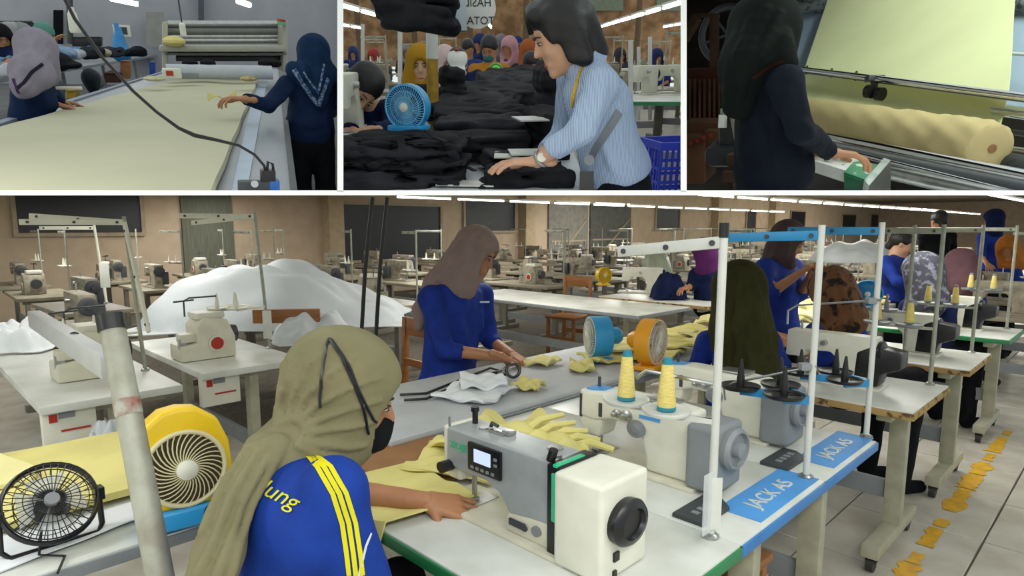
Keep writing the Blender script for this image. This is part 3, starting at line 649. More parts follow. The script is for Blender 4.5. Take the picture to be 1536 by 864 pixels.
for x0, x1, y0, y1, m_ in ((27, 212, 270, 349, GLASSD), (512, 660, 303, 388, GLASSD), (697, 771, 300, 346, GLASSD), (983, 1018, 313, 342, GLASSD), (1118, 1131, 316, 357, GLASSD), (1185, 1206, 317, 340, GLASSD), (1262, 1282, 322, 345, GLASSD), (1305, 1318, 322, 342, GLASSD)):
    A = WV(x0, y1, WV0 - .02); B = WV(x1, y1, WV0 - .02); zt = WV(x0, y0, WV0 - .02)[2]; c = (A + B) / 2; wn += 1; ln = np.linalg.norm(B - A); hgt = zt - A[2]
    o = tag(MB().box((0, 0, hgt / 2), (ln, .03, hgt)).build('window_%d' % wn, m_, M=mtx(c, math.pi / 4), smooth=False), kind='structure')
    f_ = MB(); f_.box((0, -.02, -.03), (ln + .12, .06, .06)); f_.box((0, -.02, hgt + .03), (ln + .12, .06, .06))
    for sx in (-1, 1): f_.box((sx * (ln / 2 + .03), -.02, hgt / 2), (.06, .06, hgt))
    f_.build('window_frame', FRM, o)
for x0, x1, y0, y1, m_, nm in ((277, 352, 270, 402, WALLG, 'wall_panel'), (822, 880, 306, 388, mat('grey_steel_door', '77756c', .5, var=.15, scale=6), 'door_1'), (884, 944, 306, 388, mat('dark_steel_door', '4d4f49', .5, var=.2, scale=6), 'door_2')):
    A = WV(x0, y1, WV0 - .03); B = WV(x1, y1, WV0 - .03); c = (A + B) / 2; c[2] = 0; zt = WV(x0, y0)[2]; ln = np.linalg.norm(B - A)
    o = tag(MB().box((0, 0, zt / 2), (ln, .06, zt)).build(nm, m_, M=mtx(c, math.pi / 4), smooth=False), kind='structure')
    if 'door' in nm: MB().box((0, -.04, zt * .5), (ln * .9, .02, .05)).beam((-ln * .45, -.05, .3), (ln * .45, -.05, zt * .8), .03, .05, (0, 1, 0)).build('door_brace', FRM, o); MB().box((ln * .4, -.05, 1.0), (.03, .05, .14)).build('door_handle', STEEL, o)
for x_ in (500, 790, 1075, 1160): p = WV(x_, 340, WV0 - .15); p[2] = 0; tag(MB().box((0, 0, 3), (.35, .3, 6)).build('wall_pillar', mat('pale_pillar', 'b3a184', .85, var=.06), M=mtx(p, math.pi / 4), smooth=False), kind='structure')
# fluorescent rows
for v_, u0, n, z_, where in ((11.0, 7.7, 12, 2.1, 'along the back wall'), (6.2, 11.2, 17, 2.1, 'down the middle of the hall'), (2.4, 15.6, 12, 2.12, 'over the right hand rows')):
    for i in range(n):
        a = u0 + i * 1.62; tube_lamp('lit fluorescent tube, ' + ORD[i] + ' from the left in the row ' + where, UV(a, v_, z_), UV(a + 1.4, v_, z_), 'fluorescent tubes ' + where)
# ------------------------------------------------------------------ row of sewing tables on the right
zt = table('sewing table with green edge band under the grey sewing machine in front', rowM(1.12, 1.19), 1.12, .56, edge=GREENE)
j1 = table('sewing table with blue edge band beside the green edged table', rowM(1.675, 1.19), 1.12, .55, edge=BLUEE)
j2 = table('second blue edged sewing table further from the green edged one', rowM(2.2, 1.19), 1.12, .5, edge=BLUEE)
for t_ in (j1, j2):
    MB().prism([(-.13, -.045), (.27, -.045), (.27, .075), (-.13, .075)], (.50, .0, .7502), (0, 1, 0), (-1, 0, 0), 0, .002).build('printed_strip', BLUEL, t_); lettering('JACK A5', .066, WHITE, t_, (.487, .06, .7535), (0, 1, 0), (-1, 0, 0))
    MB().prism([(-.09, -.045), (.05, -.045), (.09, .0), (.09, .045), (-.09, .045)], (.41, -.17, .75), (0, 1, 0), (-1, 0, 0), 0, .012).build('control_pad', DGREY, t_, bevel=.003)
    for i in range(4): MB().box((.41, -.22 + i * .03, .763), (.02, .016, .003)).build('pad_button', GREYP, t_)
lockstitch('grey and ivory sewing machine with lit display and black hand wheel', rowM(1.1, 1.25, .75) @ Matrix.Diagonal((.9, .9, .76, 1)), 'zoje')
lockstitch('white sewing machine with grey round motor on the first blue edged table', rowM(1.66, 1.25, .75) @ Matrix.Diagonal((.9, .9, .76, 1)), 'jack')
lockstitch('white sewing machine on the second blue edged table, behind the spool discs', rowM(2.19, 1.27, .75) @ Matrix.Diagonal((.9, .9, .76, 1)), 'jack')
tt = [(3.25, 'worn wood', WOODE), (4.35, 'pale wood', WOODE), (5.65, 'green', GREENE)]
tabs = ['sewing table with chipped wooden edge in front of the aisle, black motor machine on it', 'sewing table with pale worn edge, one behind the chipped wooden one', 'sewing table with green edge beside the aisle far right']
macs = ['ivory sewing machine with bulky black motor on the chipped wooden table', 'ivory sewing machine with black motor one table behind the chipped one', 'ivory sewing machine with black motor on the far green edged table']
for (u_, _, e_), lt, lm in zip(tt, tabs, macs):
    table(lt, rowM(u_, 1.19), 1.12, .64, edge=e_)
    t_ = lockstitch(lm, rowM(u_ + .02, 1.22, .75) @ Matrix.Diagonal((.9, .9, .85, 1)), 'plain', IVORY, motor=BLACKP)
    MB().prism([(.3, .02), (.42, .02), (.43, .09), (.52, .13), (.52, .22), (.38, .24), (.31, .2)], (0, -.06, 0), (1, 0, 0), (0, 0, 1), -.13, 0).build('motor_cover', BLACKP, t_, bevel=.015)
# uprights
thread_stand('white thread stand with black cap and long white arm on the green edged table', rowM(1.385, .70, .75), .745, ((-.29, 0, -.03),), ((-.11, -.04), (-.235, -.03)), cap=BLACKP, tray_m=WHITE, z_tray=.29)
thread_stand('thread stand with blue top arm and black spool discs, nearer one', rowM(1.935, .68, .75), .755, ((-.31, 0, -.01),), ((-.06, -.05), (-.12, .07), (-.2, -.04)), arm_m=BLKB, z_tray=.24)
thread_stand('thread stand with blue top arm and black spool discs, farther one', rowM(2.47, .67, .75), .765, ((-.32, 0, .0),), ((-.06, -.08), (-.13, .04), (-.22, -.06)), arm_m=BLKB, z_tray=.2)
for i, (u_, v_, lb) in enumerate(((3.53, .7, 'grey thread stand at the corner of the chipped wooden table'), (4.62, .72, 'grey thread stand at the corner of the pale worn table'), (5.9, .72, 'grey thread stand on the far green edged table'), (4.1, .95, 'grey thread stand at the inner end of the pale worn table'))):
    thread_stand(lb, rowM(u_, v_, .75), .76, ((-.45, 0, .0),), ((-.1, -.03), (-.24, -.03)), pole=PIPEG, arm_m=PIPEG, z_tray=.27, tray_m=GREYP)
    for k, dx in enumerate((.1, .24)):
        if i < 3: cone('yellow thread cone on the ' + lb[0:4] + ' stand ' + ('nearer the pole' if k == 0 else 'farther from the pole') + (' over the chipped table', ' over the pale worn table', ' over the far green table')[i], UV(u_ - .03, v_ + dx, 1.038), .66)
cone('yellow thread cone with blue tip, left one of the pair on white discs', UV(1.355, .935, 1.055), .74, tip=TEAL); cone('yellow thread cone with blue tip, right one of the pair on white discs', UV(1.345, .81, 1.055), .74, tip=TEAL)
# rod on the front stand and the clear spool sleeve at its foot
t_ = thing('thread_rod', 'thin steel rod with hooked end across the white thread stand', 'rod', UV(1.385, .70, 1.13)); MB().tube([(0, 0, 0), (-.14, .13, .005), (-.16, .15, -.02)], .005).cyl((-.11, .1, .0), (-.11, .1, -.06), .004).build('rod', STEEL, t_)
for lb_, ln_ in (('thin steel rod with hooked end across the nearer blue armed stand', [(1088, 600, 2.0), (1086, 582, 2.0), (1100, 574, 1.98), (1225, 549, 1.84)]), ('thin steel rod with hooked end across the farther blue armed stand', [(1181, 486, 2.4), (1182, 466, 2.4), (1196, 458, 2.38), (1322, 450, 2.2)])):
    c_ = WD(*ln_[-1]); r_ = thing('thread_rod', lb_, 'rod', c_); MB().tube([WD(*q) - c_ for q in ln_], .0042, 6).build('rod', STEEL, r_); MB().box((-.03, .01, -.004), (.03, .03, .02)).build('clamp', GREYP, r_, bevel=.003)
t_ = thing('paper_sleeve', 'clear plastic sleeve with paper fixed round the white stand foot', 'sleeve', UV(1.375, .71, .76)); MB().box((.0, -.02, .085), (.05, .004, .15), np.array([[SQ, SQ, 0], [-SQ, SQ, 0], [0, 0, 1]]).T).build('plastic_sleeve', CLEAR, t_); MB().box((.018, -.012, .08), (.03, .003, .13)).build('paper', WHITE, t_)
# ------------------------------------------------------------------ fabric
def piece(label, u, v, z, lu, lv, rot=0.0, amp=.012, seed=0, m=YEL, cat='fabric', group=None, th=.006, n=22, droop=None, name='fabric_piece', ph=.06):
    r = np.random.RandomState(seed); e = r.uniform(-1, 1, 8); c, s_ = math.cos(rot), math.sin(rot); fq = r.uniform(5, 9, 2); p0 = r.uniform(0, 6, 2)
    def fn(a, b):
        x = (a - .5) * lu * (1 + ph * e[0] * math.sin(6 * b + e[1])); y = (b - .5) * lv * (1 + ph * e[2] * math.sin(7 * a + e[3]))
        zz = z + th + amp * (1 + math.sin(fq[0] * a + 3 * b * e[4] + p0[0]) * math.sin(fq[1] * b + 2 * a * e[5] + p0[1])) + amp * .4 * math.sin(17 * a + 11 * b + e[6])
        p = UV(u + c * x - s_ * y, v + s_ * x + c * y, zz)
        return droop(a, b, p) if droop else p
    return tag(sheet(fn, n, n, th, name, m, base=UV(u, v, z)), label, cat, group)
piece('flat layered yellow fabric spread on the left table behind the small black fan', -.1, 2.22, .752, 1.35, .62, 0, .006, 3, YEL, th=.02, ph=.03)
piece('upper yellow fabric layer folded back at the far side of left table', -.25, 2.36, .778, 1.0, .42, .06, .008, 4, YEL2, th=.012)
piece('thin white paper lying in front of the yellow fabric on left table', .22, 1.86, .752, .5, .26, .2, .004, 5, WCLOTH, 'paper', th=.003)
table('long white cutting table carrying the two fans at lower left', mtx(UV(-.35, 2.08), math.pi / 4), 1.9, .86, edge=GREYP, castor=False, inset=.3)
table('long centre table under a grey cover in front of the standing worker', mtx(UV(2.35, 2.1), math.pi / 4), 2.3, .64, edge=GREYP, castor=False, inset=.3)
def cdroop(a, b, p): return p
cv = MB().box((0, 0, .765), (2.32, .66, .025)).build('table_cover', GREYC, M=mtx(UV(2.35, 2.1), math.pi / 4), bevel=.012); tag(cv, 'grey cloth cover over the long centre table', 'cover')
table('long fabric covered table running to the right behind the olive headscarf worker', mtx(UV(5.6, 2.1), math.pi / 4), 3.8, .7, castor=False, inset=.3)
table('farther long work table between the seated rows at right', mtx(UV(9.6, 2.1), math.pi / 4), 3.8, .7, castor=False, inset=.3)
# the yellow piece being sewn falls over the front edge
def sew(a, b):
    u = .60 + .52 * b; v = 1.66 - a * .34 - .08 * b; z = .772 + .004 * math.sin(20 * a)
    ed = .845
    if u < ed: dr = ed - u; z -= dr * 1.25 + .0; u = ed - dr * .35 - .012 * math.sin(9 * a)
    return UV(u, v, z)
tag(sheet(sew, 20, 34, .005, 'fabric_piece', YEL, base=UV(.85, 1.4, .77)), 'yellow fabric under the needle hanging over the green table edge', 'fabric')
MB_ = MB().box((0, 0, .003), (.36, .42, .006)); tag(MB_.build('card_sheet', CARD, M=mtx(UV(1.2, 1.62, .752), math.pi / 4 + .1), bevel=.001), 'brown card sheet lying behind the masked worker on table', 'card')
for i, (lb, u, v, z, lu, lv, ro, am, th) in enumerate((
    ('yellow fabric piece half covering the brown card', 1.24, 1.47, .757, .24, .28, .5, .016, .008),
    ('wide yellow fabric piece spread behind the grey sewing machine', 1.42, 1.46, .76, .34, .38, .2, .028, .01),
    ('folded yellow fabric on top of the heap behind the grey machine', 1.44, 1.38, .80, .26, .34, -.4, .024, .012),
    ('small crumpled yellow fabric nearest the white machine head', 1.42, 1.24, .80, .17, .2, .8, .026, .010))): piece(lb, u, v, z, lu, lv, ro, am, 20 + i, YEL, th=th)
for i in range(5):                     # rolled strips standing out of the heap
    t_ = MB(); a0 = UV(1.42 + .012 * i, 1.40 - .045 * i, .825); a1 = UV(1.57 - .012 * i, 1.33 - .06 * i, .885 - .012 * i) - a0
    t_.tube([(0, 0, 0), a1 * .5 + (0, 0, .02), a1], [.014, .013, .009], 8); tag(t_.build('fabric_strip', YEL, M=mtx(a0)), 'rolled yellow strip, ' + ORD[i] + ' from the left in the heap behind the grey machine', 'fabric strip', 'rolled yellow strips')
for i, (lb, u, v, lu, lv, ro, m_) in enumerate((
    ('white cloth pile on the grey cover nearest the camera', 1.78, 2.0, .3, .26, .3, WCLOTH), ('white cloth piece on top of the white pile', 1.84, 2.02, .2, .2, .9, WCLOTH), ('small yellow scrap beside the white cloth pile', 2.02, 1.92, .14, .12, .4, YEL),
    ('yellow piece by the hands of the standing worker', 2.45, 2.22, .16, .14, .2, YEL2), ('rolled yellow scrap in the middle of grey cover', 2.5, 2.0, .2, .12, .7, YEL), ('yellow piece with grey tag left of blue fan', 2.75, 2.05, .22, .2, -.3, YEL),
    ('large yellow fabric heap between the two fans', 3.05, 1.98, .42, .36, .2, YEL), ('second yellow layer of the heap in front of blue fan', 3.0, 2.1, .34, .3, .8, YEL2), ('yellow layer hanging at the table end before orange fan', 3.3, 1.9, .3, .28, .1, YEL))):
    piece(lb, u, v, .778 + (.03 if 'on top' in lb or 'second' in lb or 'layer hang' in lb else 0), lu, lv, ro, .014, 40 + i, m_, th=.012, ph=.14)
for i in range(16):
    k = i; u = 3.9 + (k // 2) * .48; piece('yellow cut fabric layer, ' + ORD[k // 2] + ' from the left, ' + ('near' if k % 2 == 0 else 'far') + ' side of the long table', u, 1.98 + (k % 2) * .26 + random.uniform(-.03, .03), .755 + random.uniform(0, .03), .42, .3, random.uniform(-.4, .4), .02, 70 + i, YEL if i % 3 else YEL2, th=.014, group='yellow layers on the long table', n=14)
# ------------------------------------------------------------------ fans of the main hall
def face_to(p, q):                     # turn local +y of a thing at p toward q
    d = np.array(q) - np.array(p); return math.atan2(d[1], d[0]) - math.pi / 2
p = W(282, 785, .752); t_ = thing('desk_fan', 'yellow box fan with cream swirl grille on the left table', 'fan', mtx(p, face_to(p, (.1, 0, 0)) + .12) @ Matrix.Rotation(math.radians(7), 4, 'X'))
ho = [(-.105, .05), (-.112, .13), (-.108, .2), (-.085, .262), (-.04, .296), (.0, .302), (.04, .296), (.085, .262), (.108, .2), (.112, .13), (.105, .05)]
MB().prism(ho, (0, .035, 0), (1, 0, 0), (0, 0, 1), 0, .09).build('housing', YELP, t_, bevel=.014, seg=3)
MB().box((0, -.005, .027), (.215, .11, .05)).build('base', SKYB, t_, bevel=.012, seg=3); MB().cyl((-.05, .05, .03), (-.05, .085, .028), .021, .019, 16).build('knob', BLACKP, t_)
cc = (.0, .04, .148)
g_ = MB(); g_.torus(cc, .091, .006, (0, 1, 0), 40, 8)
for i in range(34):
    a = 2 * math.pi * i / 34; g_.tube([(cc[0] + (.022 + .068 * k / 5) * math.cos(a + k * .13), cc[1] + .016 * (1 - (k / 5) ** 2), cc[2] + (.022 + .068 * k / 5) * math.sin(a + k * .13)) for k in range(6)], .0017, 4)
g_.build('swirl_grille', mat('cream_grille', 'd8cfa4', .5, var=.05), t_); MB().lathe([(.088, 0), (.088, .004), (.01, .005)], (cc[0], cc[1] - .006, cc[2]), (0, 1, 0), 32).build('grille_well', mat('dark_well', '4a4130', .8, var=.05), t_); MB().lathe([(.025, 0), (.024, .012), (.014, .02), (.002, .022)], (cc[0], cc[1] + .014, cc[2]), (0, 1, 0), 22).build('hub', IVORY, t_)
MB().box((0, -.036, .21), (.19, .008, .028)).build('rear_band', GREYP, t_)
p = W(82, 818, .752); t_ = thing('desk_fan', 'small black wire fan on a bracket stand at lower left corner', 'fan', mtx(p, face_to(p, (.5, 0, 0))))
b = MB(); b.tube([(-.098, 0, .1), (-.1, .0, .02), (-.085, .02, .008), (.085, .02, .008), (.1, 0, .02), (.098, 0, .1)], .007, 8); b.box((-.098, 0, .1), (.02, .03, .03)).box((.098, 0, .1), (.02, .03, .03)); b.build('bracket', BLACKP, t_)
ft = Matrix.Translation((0, 0, .105)) @ Matrix.Rotation(math.radians(38), 4, 'X')
for nm, b_, m_ in (('front_guard', guard(MB(), .092, .022, .01, 36, 4, .0011), BLACKP), ('rear_guard', guard(MB(), .092, -.02, -.01, 28, 3, .0011), BLACKP), ('rim', MB().torus((0, 0, 0), .094, .006, (0, 1, 0), 36, 6, sq=(1, 1)), BLACKP), ('motor', MB().lathe([(.04, -.02), (.042, .0), (.03, .02), (.012, .024)], (0, -.01, 0), (0, 1, 0), 20), BLACKP)):
    o = b_.build(nm, m_, t_); o.data.transform(ft)
o = blades(.082, .004, 4, CLEAR, t_); o.data.transform(ft); o = MB().cyl((0, .03, 0), (0, .034, 0), .016, .014, 16).build('hub_badge', GREYP, t_); o.data.transform(ft)
MB().tube([(.02, .0, .06), (.04, .05, .01), (.0, .09, .006), (.03, .16, .004)], .003, 6).build('power_cable', BLACKP, t_)
p = W(897, 540, .785); desk_fan('light blue desk fan seen edge on, on the centre table', mtx(p, face_to(p, p + np.array([-1, -.2, 0]))), .108, SKYB, IVORY, zc=.13, drum=.1)
p = W(975, 553, .785); desk_fan('orange desk fan seen half from behind, right of the blue one', mtx(p, face_to(p, p + np.array([1, -.75, 0]))), .115, ORP, IVORY, zc=.14, drum=.08, bl=IVORY)
p = W(905, 428, .755); desk_fan('small bright yellow fan on the far white table', mtx(p, face_to(p, p + np.array([.4, -1, 0]))), .1, YELP, YELP, zc=.13)
p = UV(3.9, 1.62, .755); desk_fan('sky blue round fan beside the patterned brown headscarf worker', mtx(WD(1300, 462, 4.0), face_to(WD(1300, 470, 4.0), (0, 0, 0))), .085, SKYB, SKYB, zc=.09, drum=.04)
# scissors and cables by the standing worker
t_ = thing('fabric_shears', 'dark fabric shears with loop handles under the worker hands', 'shears', W(760, 570, .785)); sh = MB()
sh.torus((.03, .05, .035), .032, .008, (.2, -1, .3), 20, 6).torus((-.03, .03, .02), .028, .007, (0, .2, 1), 20, 6).beam((-.01, .0, .012), (-.12, -.07, .01), .02, .006).beam((-.02, .02, .016), (-.1, -.1, .014), .018, .006); sh.build('handles_and_blades', BLACKP, t_)
cb = thing('power_cable', 'black looped cables on the grey cover beside blue uniform', 'cable', W(650, 585, .785)); c0 = W(650, 585, .785)
for k in range(2): MB().tube([W(600 + 6 * k, 592 + 8 * k, .79) - c0, W(640, 590 + 8 * k, .79) - c0, W(690, 570 + 6 * k, .80) - c0, W(735, 552 + 8 * k, .82) - c0, W(752, 556, .81) - c0], .006, 6).build('cable', BLACKP, cb)
for k, xx in enumerate((541, 563)):
    a_ = WD(xx + 18, 296, 3.7); b_ = WD(xx, 520, 3.7); t_ = MB().tube([np.zeros(3), (b_ - a_) * .45 + np.array([-.01, 0, 0]), b_ - a_, (b_ - a_) + np.array([.12, 0, -.3])], .012, 8).build('hanging_cable', BLACKP, M=mtx(a_)); tag(t_, ('left' if k == 0 else 'right') + ' one of two black cables hanging beside the standing worker', 'cable')
# ------------------------------------------------------------------ overlock stations at left
for lb, u, v, L in (('white overlock table at far left edge with control box below', .72, 3.98, 1.5), ('white overlock table in the middle left with control box below', 1.43, 4.05, 1.3)):
    t_ = table(lb, rowM(u, v), L, .56, castor=False); x_ = L / 2 - .28
    b = MB().box((x_ + .2, -.17, .635), (.05, .2, .16)).build('control_box', IVORY, t_, bevel=.006); MB().box((x_ + .2275, -.23, .68), (.004, .03, .035)).build('red_switch', RED, b); MB().box((x_ + .2275, -.18, .69), (.004, .06, .03)).build('display', GREYP, b); MB().box((x_ + .2275, -.15, .62), (.004, .11, .008)).build('red_stripe', RED, b)
overlock('overlock machine with red oil window on the far left table', mtx(W(134, 563, .752), math.pi / 4)); overlock('overlock machine with red oil window on the middle left table', mtx(W(305, 535, .752), math.pi / 4))
thread_stand('tall pale thread stand with double arms beside the left overlock machine', mtx(W(218, 555, .752), math.pi / 4), .80, ((-.42, .1, .0), (-.36, .22, .03), (.02, -.2, -.55)), ((-.18, .1), (-.32, .05)), pole=PIPEG, arm_m=IVORY, tray_m=IVORY, z_tray=.2, lean=(-.03, .05))
thread_stand('tall pale thread stand with tags beside the middle overlock machine', mtx(W(405, 522, .752), math.pi / 4), .84, ((-.4, .1, .0), (-.3, .2, -.04)), ((-.16, .06), (-.28, .02), (-.2, -.06)), pole=PIPEG, arm_m=IVORY, tray_m=IVORY, z_tray=.26, lean=(-.03, .05))
thread_stand('thin pale thread stand with white tag behind the left overlock', mtx(W(160, 455, .9), math.pi / 4), .62, ((-.35, .0, .0),), (), pole=IVORY, arm_m=IVORY, lean=(-.03, .05)); 
for px, py, Y_, w_, h_, lb in ((157, 413, 4.2, .055, .16, 'white paper tag hanging on the thin left thread stand'), (401, 487, 3.85, .05, .17, 'white paper tag hanging on the middle thread stand')): tag(MB().box((0, 0, 0), (w_, .012, h_)).build('paper_tag', WHITE, M=mtx(WD(px, py, Y_ - .04), .3), bevel=.003), lb, 'tag')
# grey pipe upright with its wide arm, nearest the camera
t_ = thing('pipe_upright', 'grey steel pipe upright with black cap nearest the camera at left', 'pipe', UV(.3, 1.42, 0)); a_ = WD(247, 900, 1.18) - UV(.3, 1.42, 0); b_ = WD(168, 488, 1.33) - UV(.3, 1.42, 0); dn = a_ + (a_ - b_) * 1.2; dn = a_ + (a_ - b_) * (a_[2] / (b_[2] - a_[2]))
MB().cyl(dn, b_, .027, .0245, 18).build('pipe', mat('scuffed_pipe', 'a9ab9c', .45, .1, col2='8f8c7c', scale=14), t_); MB().cyl(b_ - (b_ - a_) * .02, b_ + nrm(b_ - a_) * .022, .0275, .0275, 18).build('end_cap', BLACKP, t_)
MB().cyl(a_ + (b_ - a_) * .66, a_ + (b_ - a_) * .72, .026, .0262, 16).build('red_mark', mat('red_brown_mark', '8c3a2c', .6, var=.2, col2='a9ab9c', scale=30), t_)
t_ = thing('guide_beam', 'pale grey box beam slanting up behind the pipe upright', 'beam', WD(160, 560, 1.9)); MB().beam(WD(165, 550, 1.9) - WD(160, 560, 1.9), WD(52, 478, 2.9) - WD(160, 560, 1.9), .05, .075).build('beam', mat('pale_grey_beam', 'b4b8b8', .4, .1, var=.05), t_, bevel=.006); MB().torus(WD(112, 508, 2.27) - WD(160, 560, 1.9), .02, .006, (0, 1, 0), 14, 5).build('hook', DGREY, t_)
# white dust covers and plastic bags
def heap(label, c, lx, ly, hgt, seed, m, rz=0.0, name='dust_cover', cat='cover', prof=None, n=44, amp=.03):
    r = np.random.RandomState(seed); ph = r.uniform(0, 6, 10); c = np.array(c, float); cz, sz = math.cos(rz), math.sin(rz)
    def fn(a, b):
        x, y = (a - .5) * 2, (b - .5) * 2; q = max(abs(x) ** 2.6 + abs(y) ** 2.6, 0); e = max(0, 1 - q ** .9); hh = hgt * e ** .55 * (prof(x, y) if prof else 1)
        hh += amp * e ** .3 * (math.sin(5 * x + 3 * y + ph[0]) * math.sin(4 * y - 2 * x + ph[1]) + .5 * math.sin(11 * x - 6 * y + ph[2]) + .35 * math.sin(17 * y + 9 * x + ph[3]) * math.sin(8 * x + ph[4]))
        X_, Y_ = x * lx / 2 * (1 + .05 * math.sin(5 * y + ph[5])), y * ly / 2 * (1 + .05 * math.sin(6 * x + ph[6])); return c + np.array([X_ * cz - Y_ * sz, X_ * sz + Y_ * cz, max(hh, .004)])
    return tag(sheet(fn, n, n, .006, name, m, base=c), label, cat)
DUST = mat('white_dust_cover', 'bfc5c8', .6, var=.05, scale=3, bump=.2, bscale=18)
heap('large white plastic sheet draped over machines behind the overlocks', W(425, 478, .76), 2.0, 1.3, .44, 3, DUST, math.radians(12), prof=lambda x, y: .74 + .26 * math.sin(2.1 * (-x) + .9), n=72, amp=.055)
heap('white sheet bundled on the table right of the middle overlock', W(470, 508, .76), .52, .42, .17, 5, DUST, .5, amp=.03)
heap('grey white crumpled sheet beside the middle thread stand', W(345, 470, .8), .5, .4, .2, 8, mat('off_white_sheet', 'b4b5ab', .7, var=.06), .2, amp=.04)
heap('white plastic bags heaped at the left edge of the picture', W(25, 522, .76), .42, .4, .13, 6, WCLOTH, .3, name='plastic_bag', cat='bag', amp=.05)
heap('clear white plastic bag hanging below the left overlock table', UV(.62, 3.0, .3), .22, .2, .38, 9, mat('milky_plastic', 'c6cdd0', .3, var=.04, alpha=.75), 0, name='plastic_bag', cat='bag', amp=.04)
for i, (x0, y0, x1, y1) in enumerate(((330, 482, 480, 462), (620, 470, 624, 545))): pass
wood_chair('wooden chair with square back beyond the centre table', mtx(W(852, 530, .02), math.pi * .8)); wood_chair('low wooden chair half hidden under the first blue edged table', mtx(UV(1.78, .98), RZ), .62); wood_chair('wooden chair mostly hidden behind the standing worker', mtx(UV(2.3, 3.35), math.pi * .75))
tag(MB().box((0, 0, 0), (.42, .035, .09)).build('wooden_board', WOODC, M=mtx(WD(430, 474, 4.1), .1), bevel=.006), 'orange brown wooden board lying among the white sheets', 'board')
# ------------------------------------------------------------------ middle and background rows
table('white long work table behind the wooden chair', rowM(5.0, 4.3), 2.5, .85, edge=GREYP, castor=False); table('white sewing table in mid distance with pale wooden edge and ivory machine', rowM(5.95, 3.6), 1.3, .75, edge=WOODE, castor=False)
lockstitch('ivory sewing machine with navy cloth over its motor in mid distance', mtx(W(940, 438, .752), RZ * .35), 'plain', IVORY, motor=NAVY); heap('navy cloth draped over the mid distance machine motor', W(1003, 447, .76), .36, .3, .26, 12, NAVY, 0, name='cloth', cat='cloth', amp=.02)
heap('clear greenish plastic bag standing behind the mid distance machine', W(985, 420, .78), .42, .36, .42, 14, mat('green_clear_plastic', 'aeb8a0', .3, var=.05, alpha=.75), 0, name='plastic_bag', cat='bag', amp=.03)
heap('white sheet covering a machine behind the standing group', WD(1285, 392, 7.5), 1.0, .8, .22, 15, DUST, 0)
gt = table('old sewing table in the rows along the back wall', rowM(60, 9), 1.15, .55, castor=False, top=mat('dull_table_top', '8d8672', .5, var=.12, scale=7), leg=mat('dull_leg', '6d6a5e', .6, var=.1), group='old sewing tables in the background')
gm = lockstitch('old tan sewing machine in the rows along the back wall', rowM(60, 9, .75), 'plain', TANM, 'old sewing machines in the background', motor=DGREY)
gs = thread_stand('pale thread stand on an old table in the background', rowM(60, 9, .75), .72, ((-.4, 0, 0),), ((-.12, 0), (-.26, 0)), pole=PIPEG, arm_m=PIPEG, tray_m=IVORY, group='thread stands in the background')
go = overlock('old tan overlock with dark wheel in the background rows', rowM(60, 9, .75), 'old overlocks in the background', TANM)
rr = random.Random(11); first = True
spots = []
for v_, u0, u1, st in ((10.6, -4.5, 24, 1.15), (8.9, -2.2, 24, 1.2), (7.2, .2, 22, 1.25), (5.9, 6.3, 22, 1.3), (4.3, 8.2, 20, 1.4), (.95, 7.0, 19, 1.35), (3.3, 9.5, 18, 1.6), (5.6, .9, 3.6, 1.3)):
    u_ = u0
    while u_ < u1: spots.append((u_, v_)); u_ += st * (1 if u_ < 12 else 1.5)
ROWN = {10.6: 'against the back wall', 8.9: 'second from the back wall', 7.2: 'third from the back wall', 5.9: 'behind the white long table', 4.3: 'beyond the mid distance machine', .95: 'along the right hand aisle', 3.3: 'beyond the standing group at right', 5.6: 'just behind the big white sheet'}
CNT = {}
def nth(k): CNT[k] = CNT.get(k, 0) + 1; return ORD[CNT[k] - 1]
for u_, v_ in spots:
    q_ = UV(u_, v_, .75); px_ = CX + q_[0] / q_[1] * math.hypot(FPX, CY - HY)
    if px_ < -70 or px_ > 1600: continue
    a = rr.uniform(-.06, .06) + (math.pi if rr.random() < .4 else 0); du = rr.uniform(-.12, .12)
    tm_ = rowM(u_ + du, v_, 0, a); mm = rowM(u_ + du + rr.uniform(-.05, .05), v_ + rr.uniform(-.05, .15), .75, a); sm = rowM(u_ + du + .2, v_ - .45, .75, rr.uniform(-.3, .3))
    src = go if rr.random() < .35 else gm
    if first:
        gt.matrix_world = tm_; gm.matrix_world = mm; gs.matrix_world = sm; go.matrix_world = rowM(u_ + 1.1, v_ - .1, .75); first = False
        for o_, wd_ in ((gt, 'old sewing table'), (gm, 'old tan sewing machine'), (gs, 'pale thread stand'), (go, 'old tan overlock machine')): o_['label'] = wd_ + ', ' + nth((wd_, v_)) + ' from left in row ' + ROWN[v_]; o_['group'] = wd_ + 's ' + ROWN[v_]
        continue
    for o_, m_, wd_ in ((gt, tm_, 'old sewing table'), (src, mm, 'old tan sewing machine' if src is gm else 'old tan overlock machine'), (gs, sm, 'pale thread stand')):
        if o_ is gs and rr.random() > .7: continue
        c_ = copy_tree(o_, None, m_); c_['label'] = wd_ + ', ' + nth((wd_, v_)) + ' from left in row ' + ROWN[v_]; c_['group'] = wd_ + 's ' + ROWN[v_]
